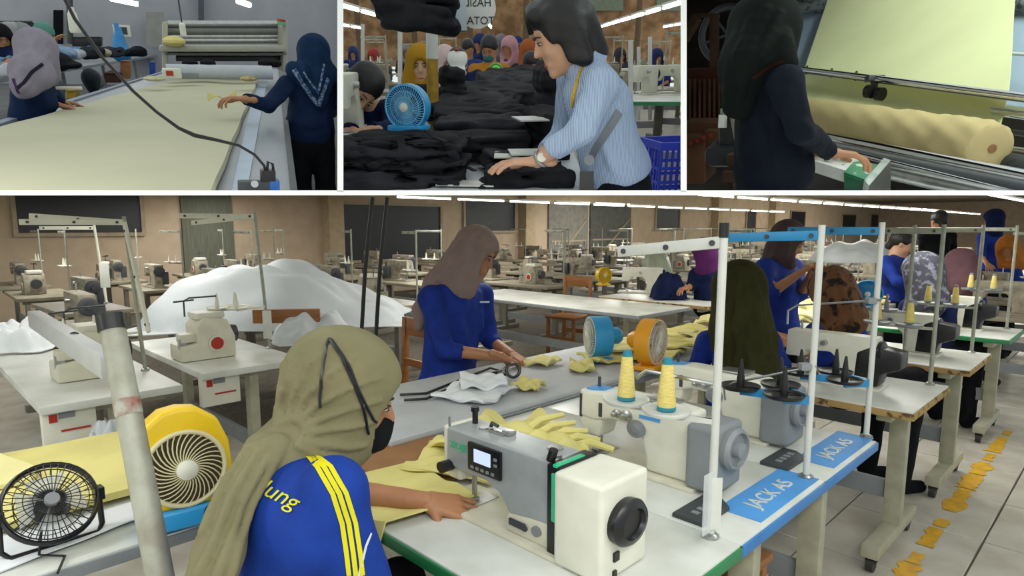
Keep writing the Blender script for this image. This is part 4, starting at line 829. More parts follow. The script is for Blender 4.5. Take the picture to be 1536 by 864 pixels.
# ------------------------------------------------------------------ the people of the main hall
OLIVE = mat('olive_scarf', '7f7a5c', .9, var=.07, scale=10, bump=.15, bscale=150); TAUPE = mat('taupe_scarf', '8d7b77', .9, var=.06, scale=10, bump=.15, bscale=150); OLIVED = mat('dark_olive_scarf', '34331c', .9, var=.1, scale=10, bump=.15, bscale=150)
MAUVED = mat('dark_mauve_scarf', '4d4042', .9, var=.08, scale=10); BROWNP = mat('brown_print_scarf', '6b4a33', .85, col2='2b2420', scale=16, pat='blot'); GREYPR = mat('grey_print_scarf', '3c3d46', .85, col2='6d6e78', scale=24, pat='blot'); MAUVE = mat('mauve_scarf', '6e5159', .9, var=.08, scale=10); ORSC = mat('orange_scarf', 'a8672a', .9, var=.08, scale=10); PURP = mat('purple_scarf', '57265e', .9, var=.08); YSTR = mat('yellow_stripe', 'd8cf1f', .7, var=.05); WHS = mat('white_piping', 'c9cfd8', .7, var=.05)
def lerp_pix(pts, n):
    o = []
    for i in range(len(pts) - 1):
        for k in range(n): o.append((pts[i][0] + (pts[i + 1][0] - pts[i][0]) * k / n, pts[i][1] + (pts[i + 1][1] - pts[i][1]) * k / n))
    return o + [pts[-1]]
def seated_front():
    hf = nrm([.93, .22, -.36])
    J = dict(head=WD(517, 592, 1.38), hf=hf, hu=nrm([.3, 0, 1]), neck=WD(442, 692, 1.33), pel=WD(400, 1010, 1.18), hs=1.12)
    J['shR'] = WD(502, 736, 1.17); J['shL'] = WD(397, 722, 1.58)
    J['elR'] = WD(560, 925, 1.14); J['wrR'] = WD(680, 1010, 1.35)
    J['elL'] = WD(515, 738, 1.62); J['wrL'] = WD(640, 752, 1.60)
    J['hdL'] = (WD(708, 764, 1.60) - J['wrL'], ZD * .8 - UD * .35 - VD * .35, -VD - ZD * .3, .34)
    J['hdR'] = (UD, ZD, VD, .5)
    J['base'] = UV(.5, 1.3); legs(J, 'sit', UD, -VD)
    dr = [(WD(475, 600, 1.40), WD(455, 635, 1.38), .075, .055, None), (WD(455, 635, 1.38), WD(430, 656, 1.33), .05, .026, None), (WD(430, 656, 1.33), WD(396, 678, 1.26), .026, .036, None), (WD(396, 678, 1.26), WD(362, 735, 1.19), .037, .038, None), (WD(362, 735, 1.19), WD(330, 825, 1.11), .038, .042, None), (WD(330, 825, 1.11), WD(304, 910, 1.06), .042, .048, None), (WD(500, 655, 1.36), WD(475, 680, 1.32), .06, .045, None)]
    r, k = person('seated worker in an olive headscarf and black mask, sewing at the grey machine in front', J,
        dict(skin=SKIN, shirt=BLUE2, sleeve=.46, trousers=BLACKC, mask=True, seed=4, scarf=dict(mat=OLIVE, drape=dr, amp=.002, freq=40, h=.0062, k=.022)), h=.009, hh=.0032)
    base = k['base']; hd = k['hd']; T_ = (430, 654)
    refold(r, k, 'headscarf', [[(416, 640), (412, 605), (418, 560), (440, 524)], [(424, 636), (424, 600), (436, 552), (462, 518)], [(433, 632), (440, 596), (462, 550), (496, 518)], [(443, 630), (458, 596), (494, 560), (535, 535)], [(452, 632), (476, 606), (524, 582), (575, 565)], [(458, 640), (486, 626), (530, 612), (572, 600)], [(458, 650), (490, 645), (530, 640), (562, 632)], [(450, 662), (485, 668), (520, 672), (548, 668)], [(448, 670), (475, 682), (505, 688)]], .0085, .0045, .004, -.25)
    refold(r, k, 'headscarf', [[(425, 660), (385, 680), (350, 740), (318, 820), (295, 864)], [(425, 662), (395, 695), (365, 750), (338, 830), (325, 864)], [(428, 664), (405, 705), (380, 755), (356, 820), (345, 864)], [(418, 655), (372, 672), (340, 720), (305, 800)]], .0095, .009, .004, -.25)
    o_ = [c for c in r.children if c.name.startswith('headscarf')][0]; bpy.context.view_layer.update()
    for ln in ([(480, 610), (482, 570), (488, 530), (494, 509)], [(494, 509), (512, 535), (530, 575), (545, 612), (552, 650)], [(497, 510), (522, 545), (540, 590), (560, 630), (574, 645)]):
        P = [ray_on(o_, base, px, py) for px, py in lerp_pix(ln, 4)]; P = [q + n * .003 - base for q, n in P if q is not None]
        if len(P) > 2: MB().tube(P, .0032, 6).build('mask_strap', BLACKP, r)
    return r, k, J
SF = seated_front()
bpy.context.view_layer.update()
def on_surface(obj, p, d):
    """where a line from p along d meets a mesh, in its local axes, and the normal there"""
    ok, q, n, _ = obj.ray_cast(Vector(p), Vector(nrm(d)))
    return (np.array(q), np.array(n)) if ok else (None, None)
def decal(root, obj, pix, width, name, m, dep=1.0, off=.002, base=None):
    """a ribbon sewn on a garment, following its surface through the given lines of sight"""
    L = []
    for px, py in pix:
        q, n = on_surface(obj, CAM - base, ray(px, py))
        if q is not None: L.append((q + n * off, n))
    if len(L) < 2: return None
    a = []; b = []
    for i in range(len(L)):
        t = nrm(L[min(i + 1, len(L) - 1)][0] - L[max(i - 1, 0)][0]); s_ = nrm(np.cross(L[i][1], t)); a.append(L[i][0] + s_ * width / 2); b.append(L[i][0] - s_ * width / 2)
    n_ = len(a); up_ = [l[1] * .0015 for l in L]
    mb = MB(); mb.add(a + b + [x - u - u for x, u in zip(a, up_)] + [x - u - u for x, u in zip(b, up_)], [(i, i + 1, n_ + i + 1, n_ + i) for i in range(n_ - 1)] + [(2 * n_ + i, 3 * n_ + i, 3 * n_ + i + 1, 2 * n_ + i + 1) for i in range(n_ - 1)])
    return mb.build(name, m, root)
r_, k_, J_ = SF; shirt_ = [c for c in r_.children if c.name.startswith('shirt')][0]
for dx in (-9, 1, 11): decal(r_, shirt_, lerp_pix([(458 + dx * .6, 676), (485 + dx, 700), (508 + dx, 740), (522 + dx, 785), (529 + dx, 830), (533 + dx, 863)], 6), .0085, 'sleeve_stripe', YSTR, base=k_['base'])
decal(r_, shirt_, lerp_pix([(402, 690), (425, 678), (450, 674), (468, 682)], 6), .016, 'collar_band', YSTR, base=k_['base']); decal(r_, shirt_, lerp_pix([(556, 800), (548, 820), (538, 864)], 5), .005, 'sleeve_piping', WHS, base=k_['base'])
def txt_back():
    me = text_mesh('Bandung', 36, 0, .35); c, s_ = math.cos(math.radians(26)), math.sin(math.radians(26)); base = k_['base']; bm = bmesh.new(); bm.from_mesh(me); bad = []
    bmesh.ops.subdivide_edges(bm, edges=[e for e in bm.edges if e.calc_length() > 6], cuts=1)
    for v in bm.verts:
        x, y = v.co.x, v.co.y; q, n = on_surface(shirt_, CAM - base, ray(390 + x * c + y * s_, 728 + x * s_ - y * c))
        if q is None: bad.append(v)
        else: v.co = Vector(q + n * .003)
    bmesh.ops.delete(bm, geom=bad, context='VERTS'); bm.to_mesh(me); bm.free()
    if len(me.polygons): mobj('back_lettering', me, YSTR, r_)
txt_back()
def standing():
    Y_ = 3.45
    J = dict(head=WD(714, 380, Y_), hf=nrm([.85, -.35, -.5]), hu=nrm([.35, 0, 1]), neck=WD(684, 428, Y_), pel=WD(672, 585, 3.45), shR=WD(645, 448, 3.3), shL=WD(722, 442, 3.62), elR=WD(668, 525, 3.22), wrR=WD(752, 535, 3.2), elL=WD(735, 510, 3.55), wrL=WD(768, 532, 3.38), hs=1.1)
    J['hdR'] = (WD(785, 548, 3.25) - J['wrR'], ZD, np.array([0, 1., 0]), .7); J['hdL'] = (WD(790, 545, 3.3) - J['wrL'], ZD, np.array([0, -1., 0]), .7); J['base'] = np.array([J['pel'][0], J['pel'][1], 0.0])
    legs(J, 'stand', [.9, -.4, 0], [-.4, -.9, 0])
    dr = [(WD(690, 390, 3.47), WD(655, 430, 3.5), .09, .075, None), (WD(655, 430, 3.5), WD(634, 465, 3.5), .07, .05, None), (WD(634, 465, 3.5), WD(628, 490, 3.5), .045, .03, None)]
    r, k = person('standing worker in a taupe headscarf and royal blue uniform shirt at the centre table', J, dict(skin=SKIN, shirt=BLUE, sleeve=.66, trousers=NAVY, seed=7, loose=1.12, scarf=dict(mat=TAUPE, drape=dr, amp=.006, freq=40, h=.009)), h=.011, hh=.005, bulk=1.08)
    refold(r, k, 'headscarf', [[(720, 345), (690, 370), (665, 410), (640, 440)], [(705, 340), (680, 365), (655, 405), (630, 445)], [(728, 350), (705, 380), (690, 415)], [(735, 355), (722, 385), (715, 415)]], .012, .008, .02, .3)
    refold(r, k, 'shirt', [[(700, 440), (690, 480), (700, 520)], [(640, 470), (660, 500), (690, 515)], [(650, 530), (680, 545), (720, 540)], [(720, 440), (722, 490), (718, 540)]], .012, .008, .03, .4)
    b = k['base']; MB().box(WD(727, 453, 3.30) - b, (.05, .006, .008)).build('chest_badge', WHS, r); MB().tube([k['hd'](0.0, -.02, .15) - b, k['hd'](-.01, -.01, .165) - b, k['hd'](-.02, .0, .15) - b], .005, 6).build('scarf_knot', TAUPE, r)
    MB().ell(k['neck'] - b + np.array([.03, -.07, -.03]), (.03, .025, .05)).build('inner_collar', BLACKC, r)
standing()
def simple(label, head, hf, neck, pel, shL, shR, armL=None, armR=None, scarf=None, hair=None, drape=(), shirt=BLUE, skin=SKIN, mode='sit', sleeve=.6, hs=1.1, h=.014, face=False, seed=3, bulk=1.05, R=None, fl=0.0, open_=None, group=None, hair_more=(), fq=40, amp=.007, loose=1.0, hu=None):
    """a figure given by its joints: each one (px, py, distance)"""
    f = (lambda q: WD(*q)) if R is None else (lambda q: R.P(*q)); up = ZD if R is None else R.u; dv = (lambda q: np.array(q, float)) if R is None else (lambda q: R.d(*q))
    J = dict(head=f(head), hf=dv(hf), hu=up if hu is None else dv(hu), neck=f(neck), pel=f(pel), shL=f(shL), shR=f(shR), hs=hs, up=up)
    for sd, a in (('L', armL), ('R', armR)):
        if a: J['el' + sd], J['wr' + sd] = f(a[0]), f(a[1]); d_ = J['wr' + sd] - J['el' + sd]; J['hd' + sd] = (dv(a[2]) if len(a) > 2 else d_, up * .9 + d_ * .1, dv(a[3]) if len(a) > 3 else (np.array([0, 1., 0]) if sd == 'R' else np.array([0, -1., 0])), .6)
    X_ = nrm(J['shR'] - J['shL']); Yd = np.cross(up, X_)
    if R is None: J['base'] = np.array([J['pel'][0], J['pel'][1], 0.0]); legs(J, mode, Yd, X_) if mode else None
    else: J['base'] = J['pel'] - up * .3
    lk = dict(skin=skin, shirt=shirt, sleeve=sleeve, seed=seed, face=face, loose=loose)
    if scarf: lk['scarf'] = dict(mat=scarf, drape=[(f(a), f(b), ra, rb, None) for a, b, ra, rb in drape], amp=amp, freq=fq, h=min(h, .012)); 
    if scarf and open_: lk['scarf']['open'] = open_
    if hair is not None: lk['hair'] = dict(more=hair, mat=HAIR)
    return person(label, J, lk, h=h, hh=max(.005, h * .45), bulk=bulk, group=group)
q1 = simple('seated worker in a long dark olive headscarf with her back turned', (1108, 440, 3.1), (-.45, .85, -.3), (1112, 492, 3.1), (1112, 610, 3.0), (1064, 515, 3.2), (1152, 515, 3.0), ((1042, 558, 3.25), (1020, 566, 3.45)), ((1172, 548, 3.2), (1168, 560, 3.5)), OLIVED, drape=(((1108, 430, 3.08), (1112, 500, 3.02), .125, .14), ((1112, 500, 3.02), (1125, 560, 2.95), .13, .12), ((1140, 500, 3.0), (1158, 560, 2.97), .06, .05)), fq=55, amp=.009, sleeve=.9)
refold(q1[0], q1[1], 'headscarf', [[(1098, 412), (1090, 460), (1084, 540)], [(1108, 405), (1106, 470), (1104, 550)], [(1118, 406), (1122, 470), (1126, 552)], [(1128, 415), (1138, 480), (1146, 552)], [(1136, 435), (1150, 500), (1162, 556)]], .014, .015, .012, -.1)
q2 = simple('standing worker in a dark mauve headscarf sorting pieces behind the olive scarf worker', (1182, 362, 4.1), (.8, -.45, -.5), (1168, 392, 4.1), (1166, 498, 4.1), (1190, 402, 4.25), (1148, 402, 4.0), ((1200, 440, 4.1), (1216, 415, 3.95)), ((1155, 440, 3.85), (1196, 412, 3.85)), MAUVED, drape=(((1175, 370, 4.1), (1158, 395, 4.15), .08, .07),), mode='stand', face=True, hs=1.0)
refold(q2[0], q2[1], 'headscarf', [[(1186, 335), (1170, 355), (1158, 385)], [(1195, 340), (1184, 362), (1176, 388)], [(1178, 333), (1160, 352), (1150, 380)]], .013, .01, .014, 0)
q3 = simple('bending worker in a brown patterned headscarf beside the blue armed stand', (1248, 440, 3.55), (-.75, .35, -.6), (1262, 482, 3.5), (1262, 565, 3.45), (1225, 500, 3.65), (1280, 505, 3.4), ((1205, 520, 3.6), (1172, 505, 3.75)), ((1235, 535, 3.35), (1190, 520, 3.55)), BROWNP, drape=(((1250, 440, 3.5), (1268, 480, 3.45), .11, .11), ((1268, 480, 3.45), (1284, 515, 3.38), .08, .05)), amp=.01)
refold(q3[0], q3[1], 'headscarf', [[(1240, 410), (1250, 450), (1275, 500)], [(1228, 420), (1235, 455), (1255, 490)], [(1258, 412), (1268, 450), (1284, 490)]], .014, .012, .014, 0)
simple('dark haired worker in a blue uniform facing right across the long table', (1352, 366, 6.4), (.85, -.4, -.35), (1342, 386, 6.4), (1342, 450, 6.4), (1362, 392, 6.6), (1328, 394, 6.2), ((1366, 415, 6.4), (1376, 418, 6.2)), ((1345, 422, 6.0), (1372, 420, 6.0)), None, hair=[((0, -.06, .02), (0, -.085, -.05), .05, .04)], mode='stand', face=True, hs=1.05, skin=SKIN2, sleeve=.95)
simple('standing person in black seen from behind near the back of the hall', (1408, 332, 8.0), (-.1, 1, -.2), (1406, 348, 8.0), (1404, 405, 8.0), (1386, 354, 8.0), (1426, 354, 8.0), ((1384, 385, 8.1), (1390, 395, 8.4)), ((1430, 385, 8.1), (1426, 395, 8.4)), None, hair=[((0, -.05, .0), (0, -.07, -.06), .05, .045)], mode='stand', shirt=BLACKC, hs=1.05, sleeve=.95)
simple('seated worker in a grey speckled headscarf behind the two thread cones', (1384, 410, 4.7), (-.6, .7, -.4), (1390, 442, 4.7), (1392, 520, 4.6), (1362, 462, 4.8), (1420, 462, 4.55), ((1345, 490, 4.8), (1335, 478, 5.0)), ((1425, 500, 4.5), (1400, 490, 4.8)), GREYPR, drape=(((1384, 405, 4.68), (1392, 450, 4.6), .13, .14), ((1392, 450, 4.6), (1372, 480, 4.6), .12, .1)), shirt=NAVY, amp=.009)
simple('seated worker in a dusty mauve headscarf beyond the speckled grey one', (1440, 398, 5.9), (-.5, .8, -.3), (1446, 418, 5.9), (1448, 470, 5.8), (1424, 430, 6.0), (1468, 430, 5.8), ((1418, 455, 6.0), (1412, 450, 6.2)), ((1470, 455, 5.8), (1460, 450, 6.0)), MAUVE, drape=(((1440, 395, 5.88), (1450, 425, 5.8), .13, .15), ((1450, 425, 5.8), (1466, 436, 5.8), .1, .08)))
simple('worker in an orange brown headscarf at the far right edge', (1512, 372, 7.6), (-.5, -.6, -.5), (1514, 392, 7.6), (1516, 440, 7.6), (1534, 400, 7.5), (1496, 400, 7.7), None, None, ORSC, drape=(((1512, 370, 7.6), (1518, 395, 7.6), .12, .13),))
simple('standing worker in navy blue at far right beyond the thread stands', (1490, 330, 8.6), (-.6, .6, -.2), (1490, 350, 8.6), (1492, 405, 8.6), (1474, 356, 8.6), (1508, 356, 8.6), ((1472, 385, 8.5), (1480, 395, 8.3)), None, NAVY, mode='stand', shirt=BLUE)
simple('worker in a purple headscarf half hidden behind the white upright', (1056, 378, 6.6), (-.6, .5, -.4), (1060, 402, 6.6), (1064, 455, 6.6), (1042, 412, 6.7), (1080, 412, 6.5), ((1036, 430, 6.6), (1028, 432, 6.5)), None, PURP, drape=(((1056, 376, 6.6), (1060, 400, 6.6), .11, .12),), shirt=NAVY)
# ------------------------------------------------------------------ upper left: the cutting room
CUR = 'p1'
def quad_slab(R, corners, z0, th, name, m, label=None, cat=None, kind=None, parent=None, bevel=0.0):
    """a slab with the given outline (pixel corners) on the level z0 of a room"""
    top = [R.G(x, y, z0) for x, y in corners]; base = sum(top) / len(top); n = len(top)
    b = MB(); b.rings([[p - R.u * th - base for p in top], [p - base for p in top]]); o = b.build(name, m, parent, mtx(base) if parent is None else None, bevel=bevel)
    if parent is not None: o.location = Vector(base)
    if kind or label: tag(o, label, cat, kind=kind)
    return o
def wallR(R, px0, px1, py0, py1, d, name, m, th=.1, kind='structure'):
    P = [R.P(px0, py1, d), R.P(px1, py1, d), R.P(px1, py0, d), R.P(px0, py0, d)]; base = sum(P) / 4
    b = MB(); b.rings([[p + R.f * th - base for p in P], [p - base for p in P]]); o = b.build(name, m, M=mtx(base), smooth=False)
    if kind: tag(o, kind=kind)
    return o
def item(R, name, label, cat, px, py, d, group=None, rz=0.0, tilt=0.0): return thing(name, label, cat, R.M(R.P(px, py, d), rz, tilt), group)
def rs(px, d): return px * d / FPX       # a length seen as px pixels at the depth d
PW = mat('cool_grey_wall', 'a9abb2', .85, var=.04, scale=2); PFL = mat('grey_concrete_floor', '6d6e70', .7, var=.12, scale=3)
wallR(R1, -150, 620, -60, 330, 24, 'wall_cutting_room', PW); quad_slab(R1, [(-700, 330), (700, 330), (420, 66), (80, 66)], -1.6, .05, 'floor_cutting_room', PFL, kind='structure')
for x0, x1, y0, y1, nm, m_ in ((298, 306, -20, 36, 'pillar', PW), (80, 93, 15, 66, 'door_3', BLACKC)):
    wallR(R1, x0, x1, y0, y1, 23.6, nm if nm != 'pillar' else 'wall_pillar', m_ if nm != 'pillar' else mat('dark_grey_pillar', '5c5f68', .8, var=.05), .3)
bd = wallR(R1, 219, 246, 18, 70, 23.5, 'wall_board', mat('pale_board', '9c9b96', .7, var=.06, scale=6), .05, None); tag(bd, 'pale notice board on the grey wall left of the spreading machine', 'board')
b_ = item(R1, 'picture_frame', 'small framed picture on the grey wall above the side table', 'picture', 183, 46, 23.4); s_ = rs(1, 23.4); MB().box((0, 0, 0), (18 * s_, .08, 13 * s_)).build('frame', IVORY, b_, bevel=.01); MB().box((0, -.05, 0), (11 * s_, .02, 8 * s_)).build('print', mat('picture_print', '56646a', .6, var=.4, scale=4), b_)
lm = item(R1, 'ceiling_lamp', 'lit fluorescent lamp at the top above the spreading machine', 'lamp', 367, 2, 14); MB().cyl((-.12, 0, 0), (.1, .2, -.05), .05).build('tube', TUBE, lm); MB().box((-.03, .1, .08), (.4, .3, .06)).build('housing', PIPE, lm)
lm = item(R1, 'ceiling_lamp', 'lit fluorescent lamp at the top left of cutting room', 'lamp', 186, 1, 14); MB().cyl((-.2, 0, .02), (.2, .1, -.04), .04).build('tube', TUBE, lm); MB().box((0, .08, .08), (.5, .2, .06)).build('housing', PIPE, lm)
pst = thing('post', 'thin dark post behind the hanging white bobbin', 'post', R1.P(105, 66, 18)); MB().cyl((0, 0, 0), R1.P(104, -20, 18) - R1.P(105, 66, 18), .06).build('pole', DGREY, pst)
# cutting table
tb = thing('cutting_table', 'long cutting table covered with pale yellow fabric', 'table', R1.G(200, 200, -.55)); tb0 = R1.G(200, 200, -.55)
def qs(corners, z0, th, name, m):
    o = quad_slab(R1, corners, z0, th, name, m, None, None, None, tb); o.location = Vector(np.array(o.location) - tb0); return o
qs([(-480, 330), (452, 330), (422, 103), (246, 106)], -.55, .06, 'table_top', mat('steel_table_top', '8d939b', .35, .3, var=.05, scale=4))
qs([(338, 330), (362, 330), (404, 103), (388, 103)], -.542, .012, 'edge_strip', mat('pale_blue_strip', 'a7b4c6', .5, var=.04)); qs([(440, 330), (452, 330), (422, 103), (417, 103)], -.535, .05, 'side_rail', DGREY)
qs([(-500, 330), (-455, 330), (256, 104), (246, 106)], -.535, .04, 'side_rail', mat('blue_grey_rail', '7c8496', .5, var=.05))
P1Y = mat('pale_yellow_jersey', 'bfbda3', .9, var=.03, scale=2, bump=.08, bscale=30)
def fab(a, b):
    y = 330 - (330 - 121) * (1 - (1 - b) ** 2.2); f_ = (y - 121) / (330 - 121)
    xl = 262 + (-470 - 262) * f_ + 2.0 * math.sin(b * 60) * (1 if a < .01 else 0); xr = 387 + (302 - 387) * f_ + .8 * math.sin(b * 37)
    return R1.G(xl + (xr - xl) * a, y, -.52 + .006 * math.sin(9 * a + 5 * b))
tag(sheet(fab, 30, 60, .035, 'fabric_spread', P1Y, base=R1.G(200, 200, -.52)), 'pale yellow fabric layers spread along the cutting table', 'fabric')
def lift(a, b):
    p = R1.P(312 + 42 * a, 152 - 7 * a - 8 * b * (1 - .3 * a), 4.5 + .1 * (1 - a)); return p + R1.u * (.02 * math.sin(5 * a + 2 * b))
tag(sheet(lift, 12, 8, .006, 'fabric_corner', YEL, base=R1.P(335, 148, 4.5)), 'lifted yellow fabric corner in the hand of the right hand worker', 'fabric')
# spreading machine at the far end
sd = 8.6; sm = thing('spreading_machine', 'grey fabric spreading machine across the far end of the table', 'machine', R1.P(335, 110, sd)); s0 = R1.P(335, 110, sd)
def p1b(parent, s0, x0, y0, x1, y1, d0, d1, name, m, bev=.01):
    P = [R1.P(x, y, d0) - s0 for x, y in ((x0, y1), (x1, y1), (x1, y0), (x0, y0))]; dd = R1.f * (d1 - d0); b = MB(); b.rings([P, [p + dd for p in P]]); return b.build(name, m, parent, bevel=bev)
SPM = mat('spreader_enamel', 'a7a698', .45, var=.06, scale=6)
p1b(sm, s0, 243, 32, 252, 108, sd, sd + .6, 'end_cheek', SPM, .05); p1b(sm, s0, 424, 30, 432, 108, sd, sd + .6, 'end_cheek', SPM, .05)
p1b(sm, s0, 238, 68, 430, 78, sd - .1, sd + .45, 'front_shelf', SPM, .03); p1b(sm, s0, 246, 79, 430, 83, sd, sd + .5, 'lower_beam', mat('beam_grey', '6b6c66', .5, var=.05)); p1b(sm, s0, 264, 84, 428, 92, sd + .2, sd + .6, 'under_tray', BLACKP)
for yy, rr_, m_ in ((36, .05, STEEL), (41, .04, DGREY), (55, .045, STEEL), (61, .045, STEEL), (47, .06, mat('roller_grey', '75786f', .5, .2, var=.05))):
    a_, b_ = R1.P(252, yy, sd + .45) - s0, R1.P(424, yy, sd + .45) - s0; MB().cyl(a_, b_, rr_ * .75, rr_ * .75, 14).build('roller', m_, sm)
p1b(sm, s0, 252, 44, 424, 58, sd + .6, sd + .65, 'back_plate', mat('plate_grey', '6c6f68', .5, var=.05)); MB().cyl(R1.P(422, 29, sd) - s0, R1.P(422, 36, sd) - s0, .05).build('signal_lamp', RED, sm); MB().cyl(R1.P(422, 33, sd - .05) - s0, R1.P(422, 37, sd - .05) - s0, .052).build('signal_lamp', MINT, sm)
tag(MB().cyl(R1.P(250, 107, sd - .7) - R1.P(335, 107, sd - .7), R1.P(408, 109, sd - .7) - R1.P(335, 107, sd - .7), .072, .072, 22).build('fabric_roll', mat('white_roll', 'b9bec6', .6, var=.04), M=mtx(R1.P(335, 107, sd - .7))), 'long white roll lying in front of the spreading machine', 'roll')
for k, xx in enumerate((285, 312, 398, 412)): tag(MB().ell((0, 0, 0), (rs(9, sd), .12, rs(5, sd)), n=10).build('dark_bundle', BLACKC, M=R1.M(R1.P(xx, 95, sd - .6))), 'dark cloth bundle under the spreading machine shelf', 'bundle', 'bundles under the spreading machine')
tag(MB().ell((0, 0, 0), (rs(13, sd), .15, rs(6.5, sd)), n=14).build('folded_cloth', YEL, M=R1.M(R1.P(261, 62, sd - .1))), 'folded yellow cloth on the left of spreading machine shelf', 'cloth')
dv_ = item(R1, 'counter_device', 'small white device with label at far left end of table', 'device', 258, 110, 7.4); MB().box((0, 0, 0), (rs(22, 7.4), .15, rs(12, 7.4))).build('case', IVORY, dv_, bevel=.02); MB().box((-.02, -.08, .005), (.06, .01, .045)).build('label', RED, dv_); MB().box((.15, 0, -.015), (.17, .11, .05)).build('arm', GREYP, dv_, bevel=.01)
tag(MB().ell((0, 0, 0), (rs(11, 6.9), .1, rs(3.5, 6.9)), n=12).build('cloth_bundle', mat('beige_cloth', 'b9a877', .9, var=.2, scale=20), M=R1.M(R1.P(373, 118, 6.9))), 'small beige cloth bundle at far right end of table', 'cloth')
tag(MB().ell((0, 0, 0), (rs(13, 6.9), .12, rs(3, 6.9)), n=12).build('cloth_bundle', mat('cream_cloth', 'c8bd97', .9, var=.1, scale=20), M=R1.M(R1.P(232, 118, 6.9))), 'cream cloth bundle at far left end of table', 'cloth')
# cable and cutter
cp = [R1.P(x, y, 2.5) for x, y in ((88, -20), (112, 28), (155, 88), (200, 137), (235, 168), (268, 192), (292, 203), (325, 210), (358, 218), (382, 232), (396, 248), (402, 268))]; b = MB(); b.tube([p - cp[0] for p in cp], [.0052] * 5 + [.006, .0075, .006] + [.005] * 4, 8); tag(b.build('power_cable', BLACKP, M=mtx(cp[0])), 'thick black cable hanging across the cutting table', 'cable')
ct = thing('fabric_cutter', 'blue and black electric cutter at the near table corner', 'cutter', R1.P(400, 285, 2.5)); c0 = R1.P(400, 285, 2.5)
for x0, y0, x1, y1, nm, m_ in ((358, 273, 405, 290, 'base_plate', DGREY), (404, 271, 420, 292, 'motor', mat('cutter_blue', '1f5fae', .4, var=.05)), (392, 256, 414, 274, 'gear_head', BLACKP)): p1b(ct, c0, x0, y0, x1, y1, 2.48, 2.53, nm, m_, .006)
MB().tube([R1.P(400, 262, 2.5) - c0, R1.P(402, 242, 2.5) - c0, R1.P(409, 246, 2.5) - c0, R1.P(412, 268, 2.5) - c0], .005, 8).build('handle', BLACKP, ct); MB().cyl(R1.P(382, 276, 2.46) - c0, R1.P(382, 276, 2.5) - c0, .013).build('knob', STEEL, ct)
hb = item(R1, 'hanging_bobbin', 'white hanging counterweight with a cord above the side table', 'bobbin', 110, 30, 9); MB().lathe([(.05, -.13), (.06, -.1), (.045, .06), (.03, .09), (.03, .12), (.01, .13)], (0, 0, 0), (0, 0, 1), 14).build('weight', IVORY, hb); MB().cyl((0, 0, .12), (0, 0, .5), .008).build('cord', DGREY, hb)
hb = item(R1, 'hanging_bobbin', 'small white hanging weight in front of the spreading machine', 'bobbin', 274, 43, 8.0); MB().lathe([(.03, -.06), (.03, .04), (.01, .06)], (0, 0, 0), (0, 0, 1), 12).build('weight', IVORY, hb); MB().cyl((0, 0, .05), (0, 0, .7), .008).build('cord', DGREY, hb)
# side table with clothes
st = thing('side_table', 'long steel side table heaped with garments at the left wall', 'table', R1.G(120, 100, -.70)); g0 = R1.G(120, 100, -.70)
def sq_(c, z0, th, nm, m):
    o = quad_slab(R1, c, z0, th, nm, m, None, None, None, st); o.location = Vector(np.array(o.location) - g0)
sq_([(-60, 128), (-40, 100), (215, 78), (236, 82)], -.70, .05, 'table_top', mat('steel_grey_top', '8f949a', .4, .3, var=.05))
for xx, yy in ((92, 103), (126, 98), (153, 95), (200, 87), (222, 84), (20, 114)): p_ = R1.G(xx, yy, -.74); MB().cyl(p_ - g0, p_ - g0 - R1.u * .75, .035, .035, 8).build('leg', GREYP, st)
CL = [(5, 92, 10, 22, 10, 'light blue', '7f9db8'), (12, 106, 9.5, 20, 6, 'white', 'b7bcc4'), (88, 92, 10.5, 24, 10, 'black', '14161d'), (93, 78, 11.5, 16, 8, 'light blue', '8aa6c4'), (112, 80, 12, 10, 5, 'white', 'b0b6bf'), (135, 80, 13, 15, 7, 'dark', '22242c'), (124, 74, 14, 12, 5, 'blue', '5d7fae'), (152, 75, 14.5, 10, 6, 'cream', 'a89f8c'), (200, 78, 16, 15, 4.5, 'black folded', '191b22'), (173, 78, 15, 10, 5, 'dark grey', '2b2e37'), (76, 86, 10.8, 8, 7, 'pale blue', '9db4cb'), (87, 73, 11.6, 7, 4, 'red and white', 'a8707c')]
for i, (x, y, d, wx, hy_, cn, cl) in enumerate(CL):
    F_ = Field(.03); c_ = R1.P(x, y, d); qr = np.random.RandomState(i + 3); [F_.ell(c_ + R1.r * rs(wx, d) * qr.uniform(-.55, .55) + R1.u * rs(hy_, d) * qr.uniform(-.5, .6), (rs(wx, d) * qr.uniform(.35, .6), .3, rs(hy_, d) * qr.uniform(.4, .7)), R1.R, .02) for _ in range(5)]; F_.ell(c_ - R1.u * rs(hy_, d) * .4, (rs(wx, d), .35, rs(hy_, d) * .6), R1.R, .03); F_.fold(lambda X_, Y_, Z_, i=i: .05 * noise3(X_, Y_, Z_, 8, i, 6) + .03 * noise3(X_, Y_, Z_, 22, i + 5, 6)); tag(mobj('garment_heap', F_.mesh('garment_heap', c_, 1), mat('garment_' + cl, cl, .9, var=.12, scale=8), M=mtx(c_)), cn + ' garment heap ' + ('nearest the far worker on' if i in (10, 11) else 'number of others beside it on')[:0] + ('at the near left end of the side table', 'lying flat at the left edge of the side table', 'big and dark behind the lavender scarf worker', 'beside the green scarf worker', 'small, right of the black heap', 'wide, in the middle of the side table', 'behind the wide dark heap', 'below the hanging blue bag', 'folded at the far right end of side table', 'between the cream and the folded heap', 'just right of the lavender scarf', 'on top beside the green scarf worker')[i], 'clothes', 'garments on the side table')
